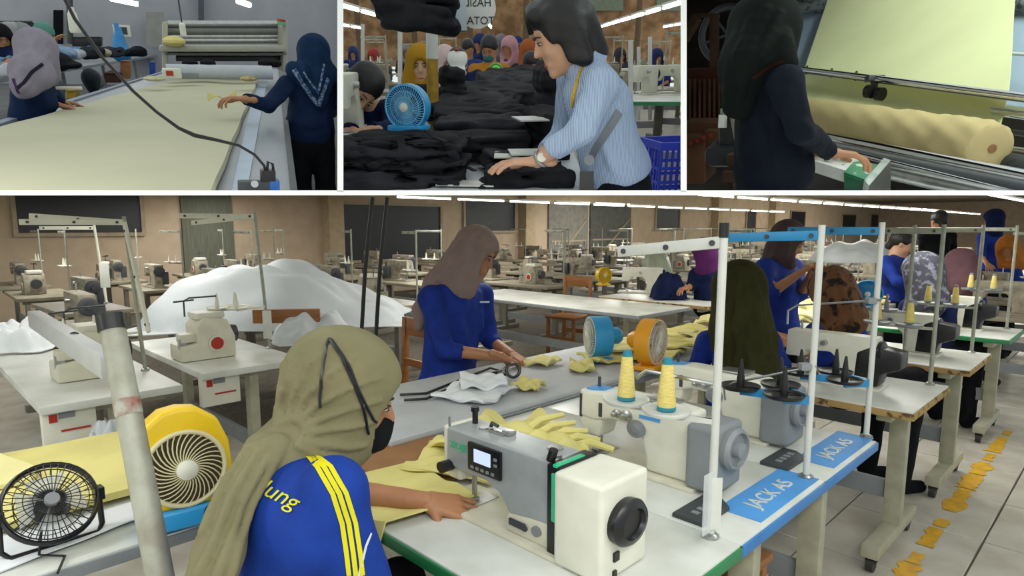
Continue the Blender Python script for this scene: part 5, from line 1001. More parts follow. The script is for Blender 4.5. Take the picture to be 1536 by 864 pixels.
F_ = Field(.03); c_ = R1.P(179, 64, 17); F_.cap(c_ - R1.u * .2, c_ + R1.u * .1, .2, .1, .05); F_.cap(c_, c_ + R1.u * .25 + R1.r * .04, .12, .06, .05); F_.cap(c_ + R1.u * .2, c_ + R1.u * .36, .05, .05, .03); tag(mobj('plastic_bag', F_.mesh('plastic_bag', c_, 1), mat('blue_bag', '2b86c4', .35, var=.08), M=mtx(c_)), 'bright blue plastic bag standing on the side table', 'bag')
for x0, y0, x1, y1, d, nm, m_, lb, ct_ in ((108, 56, 152, 70, 18, 'monitor', BLACKP, 'dark screen standing behind the garments', 'screen'), (180, 92, 195, 118, 15, 'wooden_stool', WOODC, 'orange wooden stool under the side table', 'stool'), (224, 94, 233, 112, 16, 'crate', mat('crate_blue', '1b3f9c', .5, var=.05), 'blue crate under the far end of the side table', 'crate'), (98, 136, 114, 148, 8.5, 'crate', mat('crate_yellow', '9a7c18', .6, var=.1), 'yellow crate under the side table behind the worker', 'crate'), (155, 110, 182, 124, 12, 'carton', mat('dark_carton', '4a332c', .8, var=.1), 'brown carton under the side table', 'carton')):
    t_ = thing(nm, lb, ct_, R1.P((x0 + x1) / 2, y1, d)); p1b(t_, R1.P((x0 + x1) / 2, y1, d), x0, y0, x1, y1, d, d + .4, 'body', m_, .02); p1b(t_, R1.P((x0 + x1) / 2, y1, d), x0 + 1, y0 - 1, x1 - 1, y0 + 1, d - .02, d + .3, 'rim', m_, .01)
for i, (x, y, d, rx, ry, cl) in enumerate(((138, 122, 11, 9, 16, '1f2a31'), (146, 120, 11.5, 7, 12, '6d7173'), (84, 135, 8.2, 7, 14, '50555a'), (170, 112, 13, 8, 6, '15171d'))): F_ = Field(.035); c_ = R1.P(x, y, d); F_.ell(c_, (rs(rx, d), .25, rs(ry, d)), R1.R, .05); F_.fold(lambda X_, Y_, Z_, i=i: .04 * noise3(X_, Y_, Z_, 10, i + 30, 6)); tag(mobj('sack', F_.mesh('sack', c_, 1), mat('sack_' + cl, cl, .7, var=.15), M=mtx(c_)), ('dark green sack under the middle of side table', 'grey plastic sack beside the dark green sack', 'grey sack behind the lavender scarf worker', 'black sack under the far part of side table')[i], 'sack')
tag(MB().cyl((-rs(18, 5.2), 0, 0), (rs(19, 5.2), 0, 0), .011, .011, 10).build('white_stick', IVORY, M=R1.M(R1.P(95, 132, 5.2))), 'white stick held out beside the lavender scarf worker', 'stick')
# garment rack
rk = thing('garment_rack', 'black garment rack with pale clothes at the upper left corner', 'rack', R1.P(25, 85, 13)); k0 = R1.P(25, 85, 13)
b = MB(); b.tube([R1.P(-12, 34, 13) - k0, R1.P(49, 34, 13) - k0], .03, 8).tube([R1.P(48, 34, 13) - k0, R1.P(49, 85, 13) - k0], .03, 8).tube([R1.P(12, 34, 13) - k0, R1.P(13, 85, 13) - k0], .02, 8); b.build('rack_frame', BLACKP, rk)
for i, (x, w_, cl) in enumerate(((22, 10, 'a3a6a8'), (38, 7, '8f9294'), (8, 8, '97999b'))):
    F_ = Field(.03); c_ = R1.P(x, 58, 13); F_.rbox(c_, (rs(w_ * 1.7, 13), .12, rs(36, 13)), .05, R1.R); F_.ell(R1.P(x, 42, 13), (rs(w_ * .9, 13), .07, .06), R1.R, .05); F_.fold(lambda X_, Y_, Z_, i=i: .03 * noise3(X_, Y_, Z_, 11, i + 60, 6)); tag(mobj('hanging_garment', F_.mesh('hanging_garment', c_, 1), mat('hang_' + cl, cl, .9, var=.06), M=mtx(c_)), ('white blouse in the middle of the garment rack', 'grey garment at the right end of the rack', 'pale garment at the left end of the rack')[i], 'garment')
# workers of the cutting room
TEALS = mat('teal_navy_scarf', '14304f', .8, var=.1, scale=12, col2='0f2440'); LAV = mat('lavender_grey_scarf', '8d8794', .85, var=.06, scale=10); MINTS = mat('mint_scarf', '5f9184', .85, var=.06); NAVT = mat('navy_tunic', '152747', .8, var=.12, scale=10, bump=.1)
J = dict(head=R1.P(469, 84, 4.8), hf=R1.d(-.55, .8, -.15), hu=R1.u, up=R1.u, neck=R1.P(471, 112, 4.8), pel=R1.P(464, 200, 4.8), shL=R1.P(430, 128, 4.72), shR=R1.P(502, 124, 4.9), elL=R1.P(402, 158, 4.62), wrL=R1.P(368, 149, 4.5), elR=R1.P(508, 155, 4.85), wrR=R1.P(497, 172, 5.0), hs=1.06)
J['hdL'] = (R1.d(-1, .0, .1), R1.u, R1.d(0, 1, -.3), .7); J['hdR'] = (R1.d(-1, .3, -.2), R1.u, R1.d(0, 1, 0), .5); J['base'] = R1.P(464, 284, 4.8)
for sdn, q in (('L', -1), ('R', 1)): hp = J['pel'] + R1.r * q * .085; J['hip' + sdn] = hp; J['kn' + sdn] = hp - R1.u * .42 + R1.r * q * .0; J['an' + sdn] = hp - R1.u * .82
rr_, kk_ = person('worker in a dark teal patterned headscarf reaching over the cutting table at right', J, dict(skin=SKIN, shirt=NAVT, sleeve=.98, trousers=BLACKC, seed=8, face=False, loose=1.15, scarf=dict(mat=TEALS, h=.009, amp=.007, drape=[(R1.P(470, 95, 4.74), R1.P(474, 125, 4.68), .1, .1, (R1.f, 1.4)), (R1.P(474, 125, 4.68), R1.P(478, 150, 4.68), .085, .05, (R1.f, 1.5)), (R1.P(478, 150, 4.68), R1.P(480, 160, 4.68), .045, .02, None), (R1.P(448, 118, 4.7), R1.P(440, 104, 4.7), .045, .05, None), (R1.P(452, 110, 4.66), R1.P(495, 112, 4.75), .06, .06, None)])), h=.01, hh=.005)
refold(rr_, kk_, 'shirt', [[(440, 130), (425, 150), (405, 160)], [(450, 150), (455, 175), (450, 195)], [(490, 150), (488, 175), (492, 195)], [(430, 165), (450, 185), (480, 192)]], .012, .008, .03, .4)
bpy.context.view_layer.update()
def deco(root, base, key, pix, width, m, name='scarf_border'):
    o = [c for c in root.children if c.name.startswith(key)][0]; return decal(root, o, lerp_pix(pix, 6), width, name, m, base=base, off=.003)
SCW = mat('scarf_pale_pattern', '8794a6', .8, col2='35507a', scale=60, pat='spots')
deco(rr_, kk_['base'], 'headscarf', [(441, 104), (452, 122), (466, 143), (478, 158)], .03, SCW); deco(rr_, kk_['base'], 'headscarf', [(478, 158), (484, 140), (492, 118)], .025, SCW); deco(rr_, kk_['base'], 'headscarf', [(455, 108), (466, 124), (478, 140)], .012, SCW); deco(rr_, kk_['base'], 'headscarf', [(486, 96), (482, 118), (478, 136)], .014, SCW)
rr_, kk_ = simple('worker in a lavender grey headscarf on the left side of the cutting table', (58, 80, 5.17), (.7, .65, -.25), (53, 108, 5.17), (46, 215, 5.17), (64, 118, 5.37), (42, 120, 5.00), ((82, 146, 5.32), (90, 152, 5.37), (1, .2, -.2), (0, -1, 0)), ((62, 155, 5.07), (82, 156, 5.17), (1, .2, -.3), (0, 1, 0)), LAV, drape=(((54, 90, 5.12), (44, 112, 4.98), .1, .1), ((44, 112, 4.98), (34, 130, 4.92), .095, .06), ((34, 130, 4.92), (28, 140, 4.92), .05, .03), ((55, 100, 5.02), (66, 112, 4.94), .07, .06), ((66, 112, 4.94), (72, 122, 4.98), .05, .03)), shirt=NAVT, R=R1, sleeve=.9, h=.010, loose=1.1, amp=.008)
refold(rr_, kk_, 'headscarf', [[(66, 66), (52, 90), (36, 115), (24, 132)], [(72, 78), (58, 98), (44, 120), (32, 136)], [(56, 58), (40, 85), (30, 110)]], .014, .01, .02, .2)
bpy.context.view_layer.update()
deco(rr_, kk_['base'], 'headscarf', [(64, 96), (48, 108), (36, 124), (24, 134)], .018, mat('scarf_dark_border', '2a2233', .85, var=.1)); deco(rr_, kk_['base'], 'headscarf', [(20, 118), (24, 130), (28, 140)], .016, mat('scarf_purple_border', '4c3156', .85, var=.1))
simple('worker in a mint green headscarf holding pale cloth behind the side table', (66, 51, 11), (.6, -.2, -.6), (63, 63, 11), (62, 95, 11), (72, 68, 11.2), (56, 68, 10.8), ((80, 74, 11), (82, 64, 10.9)), ((66, 78, 10.7), (80, 62, 10.7)), MINTS, drape=(((64, 52, 11), (60, 66, 11), .1, .1),), shirt=mat('pale_teal_shirt', '6f8a8f', .8, var=.08), R=R1, face=True, h=.018, hs=1.1)
simple('worker in a black headscarf at the extreme upper left', (4, 56, 10), (.2, -.8, -.45), (4, 70, 10), (4, 100, 10), (14, 76, 10), (-8, 76, 10), ((18, 88, 9.8), (10, 94, 9.6)), None, BLACKC, drape=(((4, 58, 10), (4, 72, 10), .1, .12),), shirt=NAVY, R=R1, face=True, h=.018)
# ------------------------------------------------------------------ upper middle: the packing table in the sewing hall
CUR = 'p2'
P2F = mat('pale_tile_floor', 'a39c90', .4, var=.08, scale=3); P2W = mat('far_hall_wall', 'a3805f', .85, col2='75593f', scale=2.2); P2C = mat('hall_truss', '6f5c48', .8, var=.1)
wallR(R2, 380, 1160, -60, 100, 34, 'wall_sewing_hall', P2W); quad_slab(R2, [(-300, 330), (1900, 330), (880, 116), (640, 116)], -1.2, .04, 'floor_sewing_hall', P2F, kind='structure')
for i in range(9): a_ = R2.X(-9 + i * 2.4, 30, -1.2); tag(MB().cyl((0, 0, 0), (0, 0, 4), .12, .12, 8).build('wall_column', P2C, M=R2.M(a_)), kind='structure')
for i in range(7): tag(MB().box((0, 0, 0), (24, .15, .12)).build('ceiling_truss', P2C, M=R2.M(R2.X(0, 15 + i * 2.6, 1.5 + i * .12))), kind='structure')
for i, (x0, x1) in enumerate(((875, 935), (800, 840), (985, 1020), (560, 600))): wallR(R2, x0, x1, -20, 16, 33.8, 'window_%d' % (20 + i), mat('green_grey_pane', '6f7a66', .4, var=.1), .05)
for xx, z_, y0, n, wh in ((2.9, .8, 10.5, 11, 'right'), (-.75, .85, 10.2, 9, 'middle'), (-3.1, .8, 9.5, 9, 'left'), (-5.2, .8, 12.5, 7, 'far left'), (5.6, .9, 16, 6, 'far right')):
    for k in range(n): a_ = R2.X(xx, y0 + k * 1.7, z_); b_ = R2.X(xx, y0 + k * 1.7 + 1.35, z_); t_ = thing('fluorescent_lamp', 'lit fluorescent tube, %s nearest in the %s row of the sewing hall' % (ORD[k], wh), 'lamp', a_, 'tubes of the %s row in the sewing hall' % wh); MB().cyl((0, 0, 0), b_ - a_, .028, .028, 8).build('tube', TUBE, t_); MB().beam(R2.u * .06, b_ - a_ + R2.u * .06, .1, .04, R2.u).build('housing', PIPE, t_)
rr2 = random.Random(5)
def r2copy(src, x, y, z, a, label, group):
    c = copy_tree(src, None, R2.M(R2.X(x, y, z), a)); c['label'] = label; c['group'] = group; return c
for x, y in sorted([(-5.5, 13), (-4.2, 12), (-3.2, 13.2), (-2.4, 11.2), (-1.4, 12.6), (-4.8, 16), (-3.4, 16.5), (-2, 15.5), (-.6, 16), (1.6, 9.2), (2.6, 9.6), (3.6, 10.2), (1.4, 11.5), (2.6, 12.4), (3.8, 13), (1.7, 14.5), (3.1, 15.5), (4.8, 15), (5.4, 18), (3.6, 19), (1.8, 19), (2.1, 7.6), (.7, 17), (-5.5, 19), (-3.5, 20), (-1.5, 20)], key=lambda q: q[1]):
    sdw = 'left' if x < .3 else 'right'; no = nth(('hall', sdw))
    a = rr2.uniform(-.3, .3) + (0 if rr2.random() < .5 else math.pi); r2copy(gt, x, y, -1.2, a, 'sewing table, ' + no + ' nearest on the ' + sdw + ' side of the distant hall', 'tables of the distant sewing hall'); r2copy(gm if rr2.random() < .6 else go, x, y, -.45, a, 'sewing machine, ' + no + ' nearest on the ' + sdw + ' side of the distant hall', 'machines of the distant sewing hall'); r2copy(gs, x + .4, y - .2, -.45, a, 'thread stand, ' + no + ' nearest on the ' + sdw + ' side of the distant hall', 'thread stands of the distant sewing hall')
for i, (px, y0, d) in enumerate(((600, 40, 6.5), (544, 36, 8), (946, 60, 6.2), (975, 55, 7.4), (958, 70, 8.2))): a_ = R2.P(px, 180, d); tag(MB().cyl((0, 0, 0), R2.P(px, y0, d) - a_, .022, .022, 8).build('pipe_post', PIPE, M=mtx(a_)), 'white pipe post ' + ('left of the mustard scarf worker', 'at far left over the machines', 'behind the bent back of the striped shirt', 'third from the right edge behind stripes', 'slim, between two posts at right')[i], 'post')
# right: green edged table, white table, crate
gt2 = table('white table with green edge behind the striped shirt worker', R2.M(R2.X(rs(1010 - 768, 5.6), 6.0, -1.17), 0), .9, .8, .80, edge=GREENE, castor=True, leg=PIPE); table('grey table with machine right behind the striped shirt', R2.M(R2.X(rs(985 - 768, 7.4), 7.4, -1.2), .1), 1.3, .7, .8, castor=False)
lockstitch('cream covered sewing machine on the grey table at right', R2.M(R2.X(1.55, 7.3, -.4), .2), 'plain', CREAM); lockstitch('ivory sewing machine with dark arm behind the striped shirt', R2.M(R2.X(1.25, 6.9, -.4), .9), 'plain', IVORY, motor=BLACKP)
bk = thing('plastic_crate', 'blue slatted plastic crate on the floor at lower right', 'crate', R2.M(R2.P(1004, 290, 4.4), .25)); CRB = mat('crate_royal_blue', '1b36b8', .4, var=.06); bw, bh = .34, .34
for sx in (-1, 1):
    for k in range(7): MB().box((sx * bw / 2, -.13 + k * .044, bh / 2), (.012, .012, bh)).build('slat', CRB, bk)
for sy in (-1, 1):
    for k in range(9): MB().box((-bw / 2 + k * bw / 8, sy * .16, bh / 2), (.014, .012, bh)).build('slat', CRB, bk)
for z_, h_ in ((.01, .03), (.11, .02), (.2, .02), (bh, .05)):
    MB().box((0, -.162, z_), (bw + .03, .018, h_)).build('band', CRB, bk); MB().box((0, .162, z_), (bw + .03, .018, h_)).build('band', CRB, bk)
    for sx in (-1, 1): MB().box((sx * bw / 2, 0, z_), (.018, .34, h_)).build('band', CRB, bk)
# table and pile of black jackets
TBZ = -.47
tb2 = quad_slab(R2, [(380, 330), (905, 330), (835, 172), (560, 172)], TBZ, .03, 'packing_table', mat('pale_blue_white_top', 'c4ccd2', .4, var=.04), 'white packing table under the piles of black trousers', 'table')
BLKG = mat('black_drill_cloth', '202125', .75, var=.2, scale=12, bump=.25, bscale=220); BLKG2 = mat('charcoal_drill_cloth', '2a2a30', .75, var=.2, scale=12, bump=.25, bscale=220)
def garment(label, px, py, d, wx, wy, hz, rz, seed, m=None, tilt=(0, 0), group='black garments piled on the packing table', h=.011, fa=.011):
    F_ = Field(h); c_ = R2.P(px, py, d); R_ = R2.R @ np.array(Matrix.Rotation(rz, 3, 'Z') @ Matrix.Rotation(tilt[0], 3, 'X') @ Matrix.Rotation(tilt[1], 3, 'Y')); rr_ = np.random.RandomState(seed)
    for k in range(3):
        o = R_ @ np.array([rr_.uniform(-.05, .05) * wx, rr_.uniform(-.06, .06) * wy, (k - 1) * hz * .32]); F_.rbox(c_ + o, (wx * rr_.uniform(.86, 1), wy * rr_.uniform(.86, 1), hz * .42), hz * .18, R_, .006)
    F_.rbox(c_ + R_ @ np.array([wx * rr_.uniform(-.3, .3), -wy * .25, hz * .5]), (wx * .3, wy * .3, hz * .16), hz * .06, R_, .008)
    ax = R_[:, 0]; ay = R_[:, 1]; az = R_[:, 2]; p0 = rr_.uniform(0, 6, 4)
    def ff(x, y, z):
        a = (x - c_[0]) * ax[0] + (y - c_[1]) * ax[1] + (z - c_[2]) * ax[2]; b = (x - c_[0]) * ay[0] + (y - c_[1]) * ay[1] + (z - c_[2]) * ay[2]; e = (x - c_[0]) * az[0] + (y - c_[1]) * az[1] + (z - c_[2]) * az[2]
        return fa * .5 * np.sin(11 * a + 15 * b + 2 * np.sin(9 * a + p0[0]) + p0[1]) + fa * .8 * (1 - 2.4 * np.abs(noise3(x, y, z, 22, seed, 5))) + .003 * np.sin(150 * e + 5 * np.sin(6 * a + p0[2]))
    F_.fold(ff); return tag(mobj('folded_garment', F_.mesh('folded_garment', c_, 1), m or BLKG, M=mtx(c_)), label, 'garment', group)
GL = [('black folded trousers at the very front left of the table', 592, 266, 2.55, .62, .35, .07, .08, .0), ('second black trousers of the front stack', 600, 247, 2.6, .58, .34, .065, -.06, .0), ('third black trousers of the front stack with pocket flap', 592, 230, 2.66, .56, .34, .06, .1, .04), ('topmost black trousers of the front stack beside the fan', 612, 213, 2.72, .5, .32, .055, -.1, .05), ('black trousers with loose strap at the left edge', 545, 222, 2.7, .3, .34, .07, .4, .1),
      ('black garment under the hands of striped shirt worker', 790, 262, 2.55, .36, .34, .07, .05, 0), ('black garment lying behind the working hands', 775, 240, 2.75, .3, .3, .06, .2, 0), ('black garment low in the middle row', 730, 212, 3.1, .42, .4, .1, .1, .05), ('black garment in the second middle row', 725, 190, 3.35, .5, .4, .1, -.1, .08), ('wide black garment in the third middle row', 722, 172, 3.7, .55, .45, .1, .1, .1), ('black garment heaped right of the yellow column', 712, 158, 4.0, .5, .5, .1, -.2, .15),
      ('black garment high on the middle heap', 745, 143, 4.4, .6, .6, .12, .1, .1), ('black garment on the far heap near the crowd', 765, 128, 4.9, .55, .6, .12, .2, .1), ('topmost black garment of the far heap', 772, 116, 5.4, .5, .6, .1, -.1, .1), ('black garment hanging down by the striped shirt', 818, 158, 3.6, .14, .4, .42, .2, .0), ('upright black garment bag behind the yellow column', 678, 140, 4.2, .17, .2, .3, .3, .0), ('black garment draped before the mustard scarf worker', 622, 152, 4.4, .26, .25, .2, .2, 0), ('black garment right beside the lower arm', 820, 205, 3.2, .2, .3, .26, .3, .1)]
for i, (lb, px, py, d, wx, wy, hz, rz, tl) in enumerate(GL): garment(lb, px, py, d, wx, wy, hz, rz, 100 + i, BLKG if i % 2 else BLKG2, (tl, 0))
for i, (ln, w_) in enumerate((([(600, 205), (604, 222), (600, 240)], .03), ([(655, 218), (662, 235), (658, 255)], .045), ([(560, 232), (556, 250), (548, 268)], .025), ([(690, 236), (700, 250), (712, 256)], .018), ([(640, 196), (652, 206), (668, 212)], .02))):
    q0 = R2.P(ln[1][0], ln[1][1], 2.5); sheet(lambda a, b: R2.P(np.interp(a, (0, .5, 1), [p[0] for p in ln]), np.interp(a, (0, .5, 1), [p[1] for p in ln]), 2.50 + .1 * (1 - a)) + R2.r * (b - .5) * w_, 8, 3, .006, 'cloth_strap', BLKG2, base=q0); tag(COL.objects[-1], 'black cloth strap number'[:17] + (' on the topmost trousers', ' with buckle width at the right of front stack', ' hanging at the left of front stack', ' pointing to the working hands', ' lying below the blue fan')[i], 'strap', 'straps of the front stack')
garment('black jacket lying on the rack at the top edge', 628, 18, 3.0, .38, .3, .14, .05, 140, BLKG, (0, .05), group='black jacket on the rack'); 
fl_ = thing('hanging_flap', 'black jacket flap hanging beside the white column', 'garment', R2.P(668, 30, 2.95)); q0 = R2.P(668, 30, 2.95); MB().add([R2.P(x, y, d) - q0 for d in (2.92, 2.96) for x, y in ((652, 8), (688, 4), (682, 30), (668, 56), (655, 46))], [(0, 1, 2, 3, 4), (9, 8, 7, 6, 5)] + [(i, 5 + i, 5 + (i + 1) % 5, (i + 1) % 5) for i in range(5)]).build('flap', BLKG, fl_, bevel=.006)
for i, (px, py, d, w_, dp) in enumerate(((795, 178, 3.0, .13, .2), (790, 228, 2.66, .14, .16), (760, 232, 2.68, .1, .16), (700, 275, 2.45, .22, .1))): tag(MB().box((0, 0, 0), (w_, dp, .006)).build('paper_sheet', WHITE, M=R2.M(R2.P(px, py, d), .2 - .1 * i)), ('white paper sheet between the far garments', 'white paper beside the striped sleeve', 'white paper left of the wrist watch', 'white paper at the bottom edge of the table')[i], 'paper')
# column, rack board and the count sign
cl_ = thing('column', 'slim column painted yellow below and white above', 'column', R2.P(650, 195, 3.9)); q0 = R2.P(650, 195, 3.9); MB().cyl(np.zeros(3), R2.P(648, 88, 3.9) - q0, .034, .034, 16).build('yellow_part', mat('scuffed_yellow_paint', 'b08a1e', .6, col2='8a6a16', scale=18), cl_); MB().cyl(R2.P(648, 88, 3.9) - q0, R2.P(648, 20, 3.9) - q0, .034, .034, 16).build('white_part', PIPE, cl_)
sg = thing('count_sign', 'round white sign with black letters hanging at the top', 'sign', R2.M(R2.P(715, 12, 3.4))); s_ = rs(1, 3.4); MB().lathe([(26 * s_, -.006), (26 * s_, .006), (.001, .006)], (0, 0, 0), (0, -1, 0), 36).build('disc', WHITE, sg)
lettering('HASIL', 14 * s_, BLACKP, sg, (2 * s_, -.0075, 6 * s_), (-1, 0, 0), (0, 0, 1)); lettering('TOTAL', 14 * s_, BLACKP, sg, (2 * s_, -.0075, -16 * s_), (-1, 0, 0), (0, 0, 1))
cp_ = thing('clear_panel', 'clear plastic pocket hanging between jacket and round sign', 'pocket', R2.M(R2.P(690, 20, 3.35))); MB().box((0, 0, 0), (17 * s_, .004, 46 * s_)).build('pocket', mat('milky_pocket', 'b9c4cc', .3, var=.03, alpha=.8), cp_); MB().box((0, 0, -22 * s_), (17 * s_, .008, 2 * s_)).build('rim', DGREY, cp_)
# fan
p_ = R2.P(614, 195, 3.0); fo = desk_fan('bright blue desk fan standing behind the front stack of trousers', R2.M(p_, -.3) @ Matrix.Rotation(math.radians(180), 4, 'Z'), .098, SKYB, mat('pale_blue_grille', '8fd0ec', .4, var=.03), IVORY, zc=.1, drum=.06, sw=.5, wires=48, gr=.0011, bl=mat('blue_blades', '2b88c0', .3, var=.03))
# people of the packing table
STRP = mat('blue_white_stripe_shirt', 'b4c3d8', .8, col2='8298b8', scale=62, pat='stripe', bump=.05); MUST = mat('mustard_scarf', 'a37a1e', .85, var=.06)
J = dict(head=R2.P(843, 52, 2.5), hf=R2.d(-.86, -.1, -.42), hu=R2.d(-.3, 0, 1), up=R2.u, neck=R2.P(878, 98, 2.52), pel=R2.P(925, 262, 2.55), shL=R2.P(858, 116, 2.72), shR=R2.P(902, 128, 2.38), elR=R2.P(872, 195, 2.26), wrR=R2.P(806, 242, 2.36), elL=R2.P(845, 200, 2.8), wrL=R2.P(800, 245, 2.62), hs=1.1)
J['hdR'] = (R2.d(-1, .1, -.03), R2.u, R2.d(0, 1, -.2), .35); J['hdL'] = (R2.d(-1, -.1, -.1), R2.u, R2.d(0, -1, -.2), .4); J['base'] = R2.P(925, 284, 2.55)
for sdn, q in (('L', -1), ('R', 1)): J['hip' + sdn] = J['pel'] + R2.f * q * -.08; J['kn' + sdn] = J['hip' + sdn] - R2.u * .4; J['an' + sdn] = J['kn' + sdn] - R2.u * .2
rr_, kk_ = person('woman with black bobbed hair in a blue striped shirt folding trousers', J, dict(skin=SKIN2, shirt=STRP, sleeve=.8, seed=12, loose=1.08, hair=dict(more=[((0, -.07, .02), (0, -.075, -.09), .06, .055), ((.055, -.03, .03), (.066, -.025, -.09), .045, .034), ((-.055, -.03, .03), (-.066, -.025, -.09), .045, .034), ((.06, .0, .03), (.076, .01, -.075), .03, .02), ((-.06, .0, .03), (-.076, .01, -.075), .03, .02), ((.02, .05, .1), (-.03, .065, .09), .035, .028), ((.06, .03, .07), (.07, .045, .0), .026, .014), ((-.06, .03, .07), (-.07, .045, .0), .026, .014), ((.045, .07, .085), (.055, .085, .05), .02, .01)], cut=(0, .135, -.05), cr=(.07, .085, .09)), hem=.01, trousers=mat('black_navy_trousers', '10131c', .8, var=.1)), h=.0085, hh=.0032, bulk=1.0)
b0 = kk_['base']; hw = J['wrR'] + R2.d(.03, 0, .0) ; wt = MB(); ad = nrm(J['wrR'] - J['elR']); wt.torus(J['wrR'] - ad * .02 - b0, .03, .006, ad, 20, 6); wt.build('watch_strap', STEEL, rr_); MB().cyl(J['wrR'] - ad * .02 + R2.d(0, -.028, .008) - b0, J['wrR'] - ad * .02 + R2.d(0, -.038, .01) - b0, .017, .016, 18).build('watch_face', IVORY, rr_)
refold(rr_, kk_, 'shirt', [[(905, 130), (900, 160), (880, 195)], [(925, 130), (930, 165), (915, 185)], [(865, 130), (862, 160), (868, 190)], [(890, 200), (860, 215), (840, 230)], [(930, 200), (938, 230), (955, 258)], [(905, 215), (915, 240), (925, 260)], [(880, 180), (905, 190), (925, 185)]], .009, .005, .022, .35)
bpy.context.view_layer.update()
TAPE = mat('yellow_measuring_tape', 'd8a91c', .6, var=.15, scale=60)
deco(rr_, b0, 'shirt', [(884, 86), (878, 94), (871, 106), (866, 122), (861, 140), (858, 160)], .014, TAPE, 'measuring_tape'); deco(rr_, b0, 'shirt', [(929, 168), (918, 186), (905, 206), (893, 224), (885, 240)], .03, mat('grey_strap', '7f858c', .7, var=.05), 'bag_strap')
MB().box(R2.P(880, 276, 2.33) - b0, (.05, .012, .09)).build('phone', BLACKP, rr_); MB().cyl(R2.P(884, 240, 2.36) - b0, R2.P(884, 240, 2.33) - b0, .018).build('strap_clip', GREYP, rr_)
nk = kk_['neck']; nd = nrm(kk_['hd'](0, -.02, -.06) - nk); MB().lathe([(.078, -.012), (.072, .03), (.076, .034), (.084, .0), (.088, -.03)], nk - b0 + nd * .018, nd, 24).build('shirt_collar', STRP, rr_)
rr_, kk_ = simple('dark haired worker in navy bending over a machine at the left edge', (541, 132, 3.6), (.25, -.6, -.75), (556, 158, 3.75), (575, 240, 3.9), (590, 165, 3.75), (528, 168, 3.85), ((585, 195, 3.5), (552, 196, 3.3), (-1, -.2, -.1), (0, -1, 0)), ((520, 195, 3.55), (532, 198, 3.3), (.6, -.3, 0), (0, 1, 0)), None, hair=[((0, -.07, .02), (0, -.085, -.05), .045, .04)], shirt=NAVY, skin=SKIN2, R=R2, face=True, h=.011, sleeve=.9, hu=(.05, .5, .8))
lockstitch('ivory sewing machine cut by the left edge in front of the navy worker', R2.M(R2.P(512, 205, 3.2), math.pi * .52), 'plain', IVORY)
simple('worker in a mustard yellow headscarf behind the blue fan', (632, 98, 5.0), (.05, -.95, -.15), (632, 122, 5.05), (632, 190, 5.1), (656, 132, 5.05), (606, 132, 5.05), None, None, MUST, drape=(((632, 92, 5.05), (628, 125, 5.05), .11, .13),), shirt=mat('dark_brown_shirt', '2b2320', .85, var=.1), skin=SKIN2, R=R2, face=True, h=.011, open_=(.066, .09, .09))
rr_, kk_ = simple('worker in a white and red cap with face lowered', (686, 98, 6.0), (.1, -.8, -.6), (690, 114, 6.05), (700, 165, 6.1), (716, 116, 6.1), (668, 118, 6.1), ((728, 140, 6), (714, 148, 5.8)), None, None, hair=[], shirt=NAVY, skin=SKIN2, R=R2, face=True, h=.013)
cpf = Field(.012); hd = kk_['hd']; cpf.ell(hd(0, -.005, .06), (.09, .105, .075), kk_['HR'], .02); cpf.ell(hd(0, .1, .05), (.07, .07, .014), kk_['HR'], .015); mobj('cap', cpf.mesh('cap', kk_['base'], 1), mat('white_cap', 'd3d3cf', .8, var=.04), rr_); MB().ell(hd(0, -.01, .135) - kk_['base'], (.02, .02, .01)).build('cap_button', RED, rr_)
CR = [(734, 74, 7.2, 'ochre shirt and teal face mask', 'b0762c', 'hair'), (668, 92, 6.6, 'pale pink headscarf beside the column', 'c9b3b0', 'scarf'), (764, 72, 9, 'pink headscarf in the far crowd', 'b98a92', 'scarf'), (780, 82, 9.5, 'navy shirt and dark hair in the far crowd', '26325a', 'hair'), (792, 78, 8.6, 'orange sleeve at the edge of the crowd', '9c5630', 'scarf'), (720, 66, 10.5, 'navy headscarf behind the ochre shirt', '27305a', 'scarf'), (752, 66, 11, 'grey headscarf deep in the crowd', '6d6a72', 'scarf'), (702, 74, 9.8, 'blue shirt above the white cap', '2d3d78', 'hair'), (776, 68, 12, 'dark blue headscarf at the back of crowd', '233066', 'scarf'), (744, 78, 13, 'white headscarf far in the aisle', 'b9b9ba', 'scarf'), (797, 98, 7.4, 'white shirt with blue print near the striped sleeve', '9fb0c8', 'hair'),
      (560, 84, 14, 'red headscarf at far left of the hall', '8a3a3a', 'scarf'), (530, 80, 15, 'navy headscarf at far left of the hall', '2a3566', 'scarf'), (610, 78, 15, 'grey headscarf above the mustard one', '76706c', 'scarf'), (930, 84, 13, 'dark headscarf among machines at right', '3a3540', 'scarf'), (985, 86, 12, 'navy headscarf among machines far right', '29315c', 'scarf')]
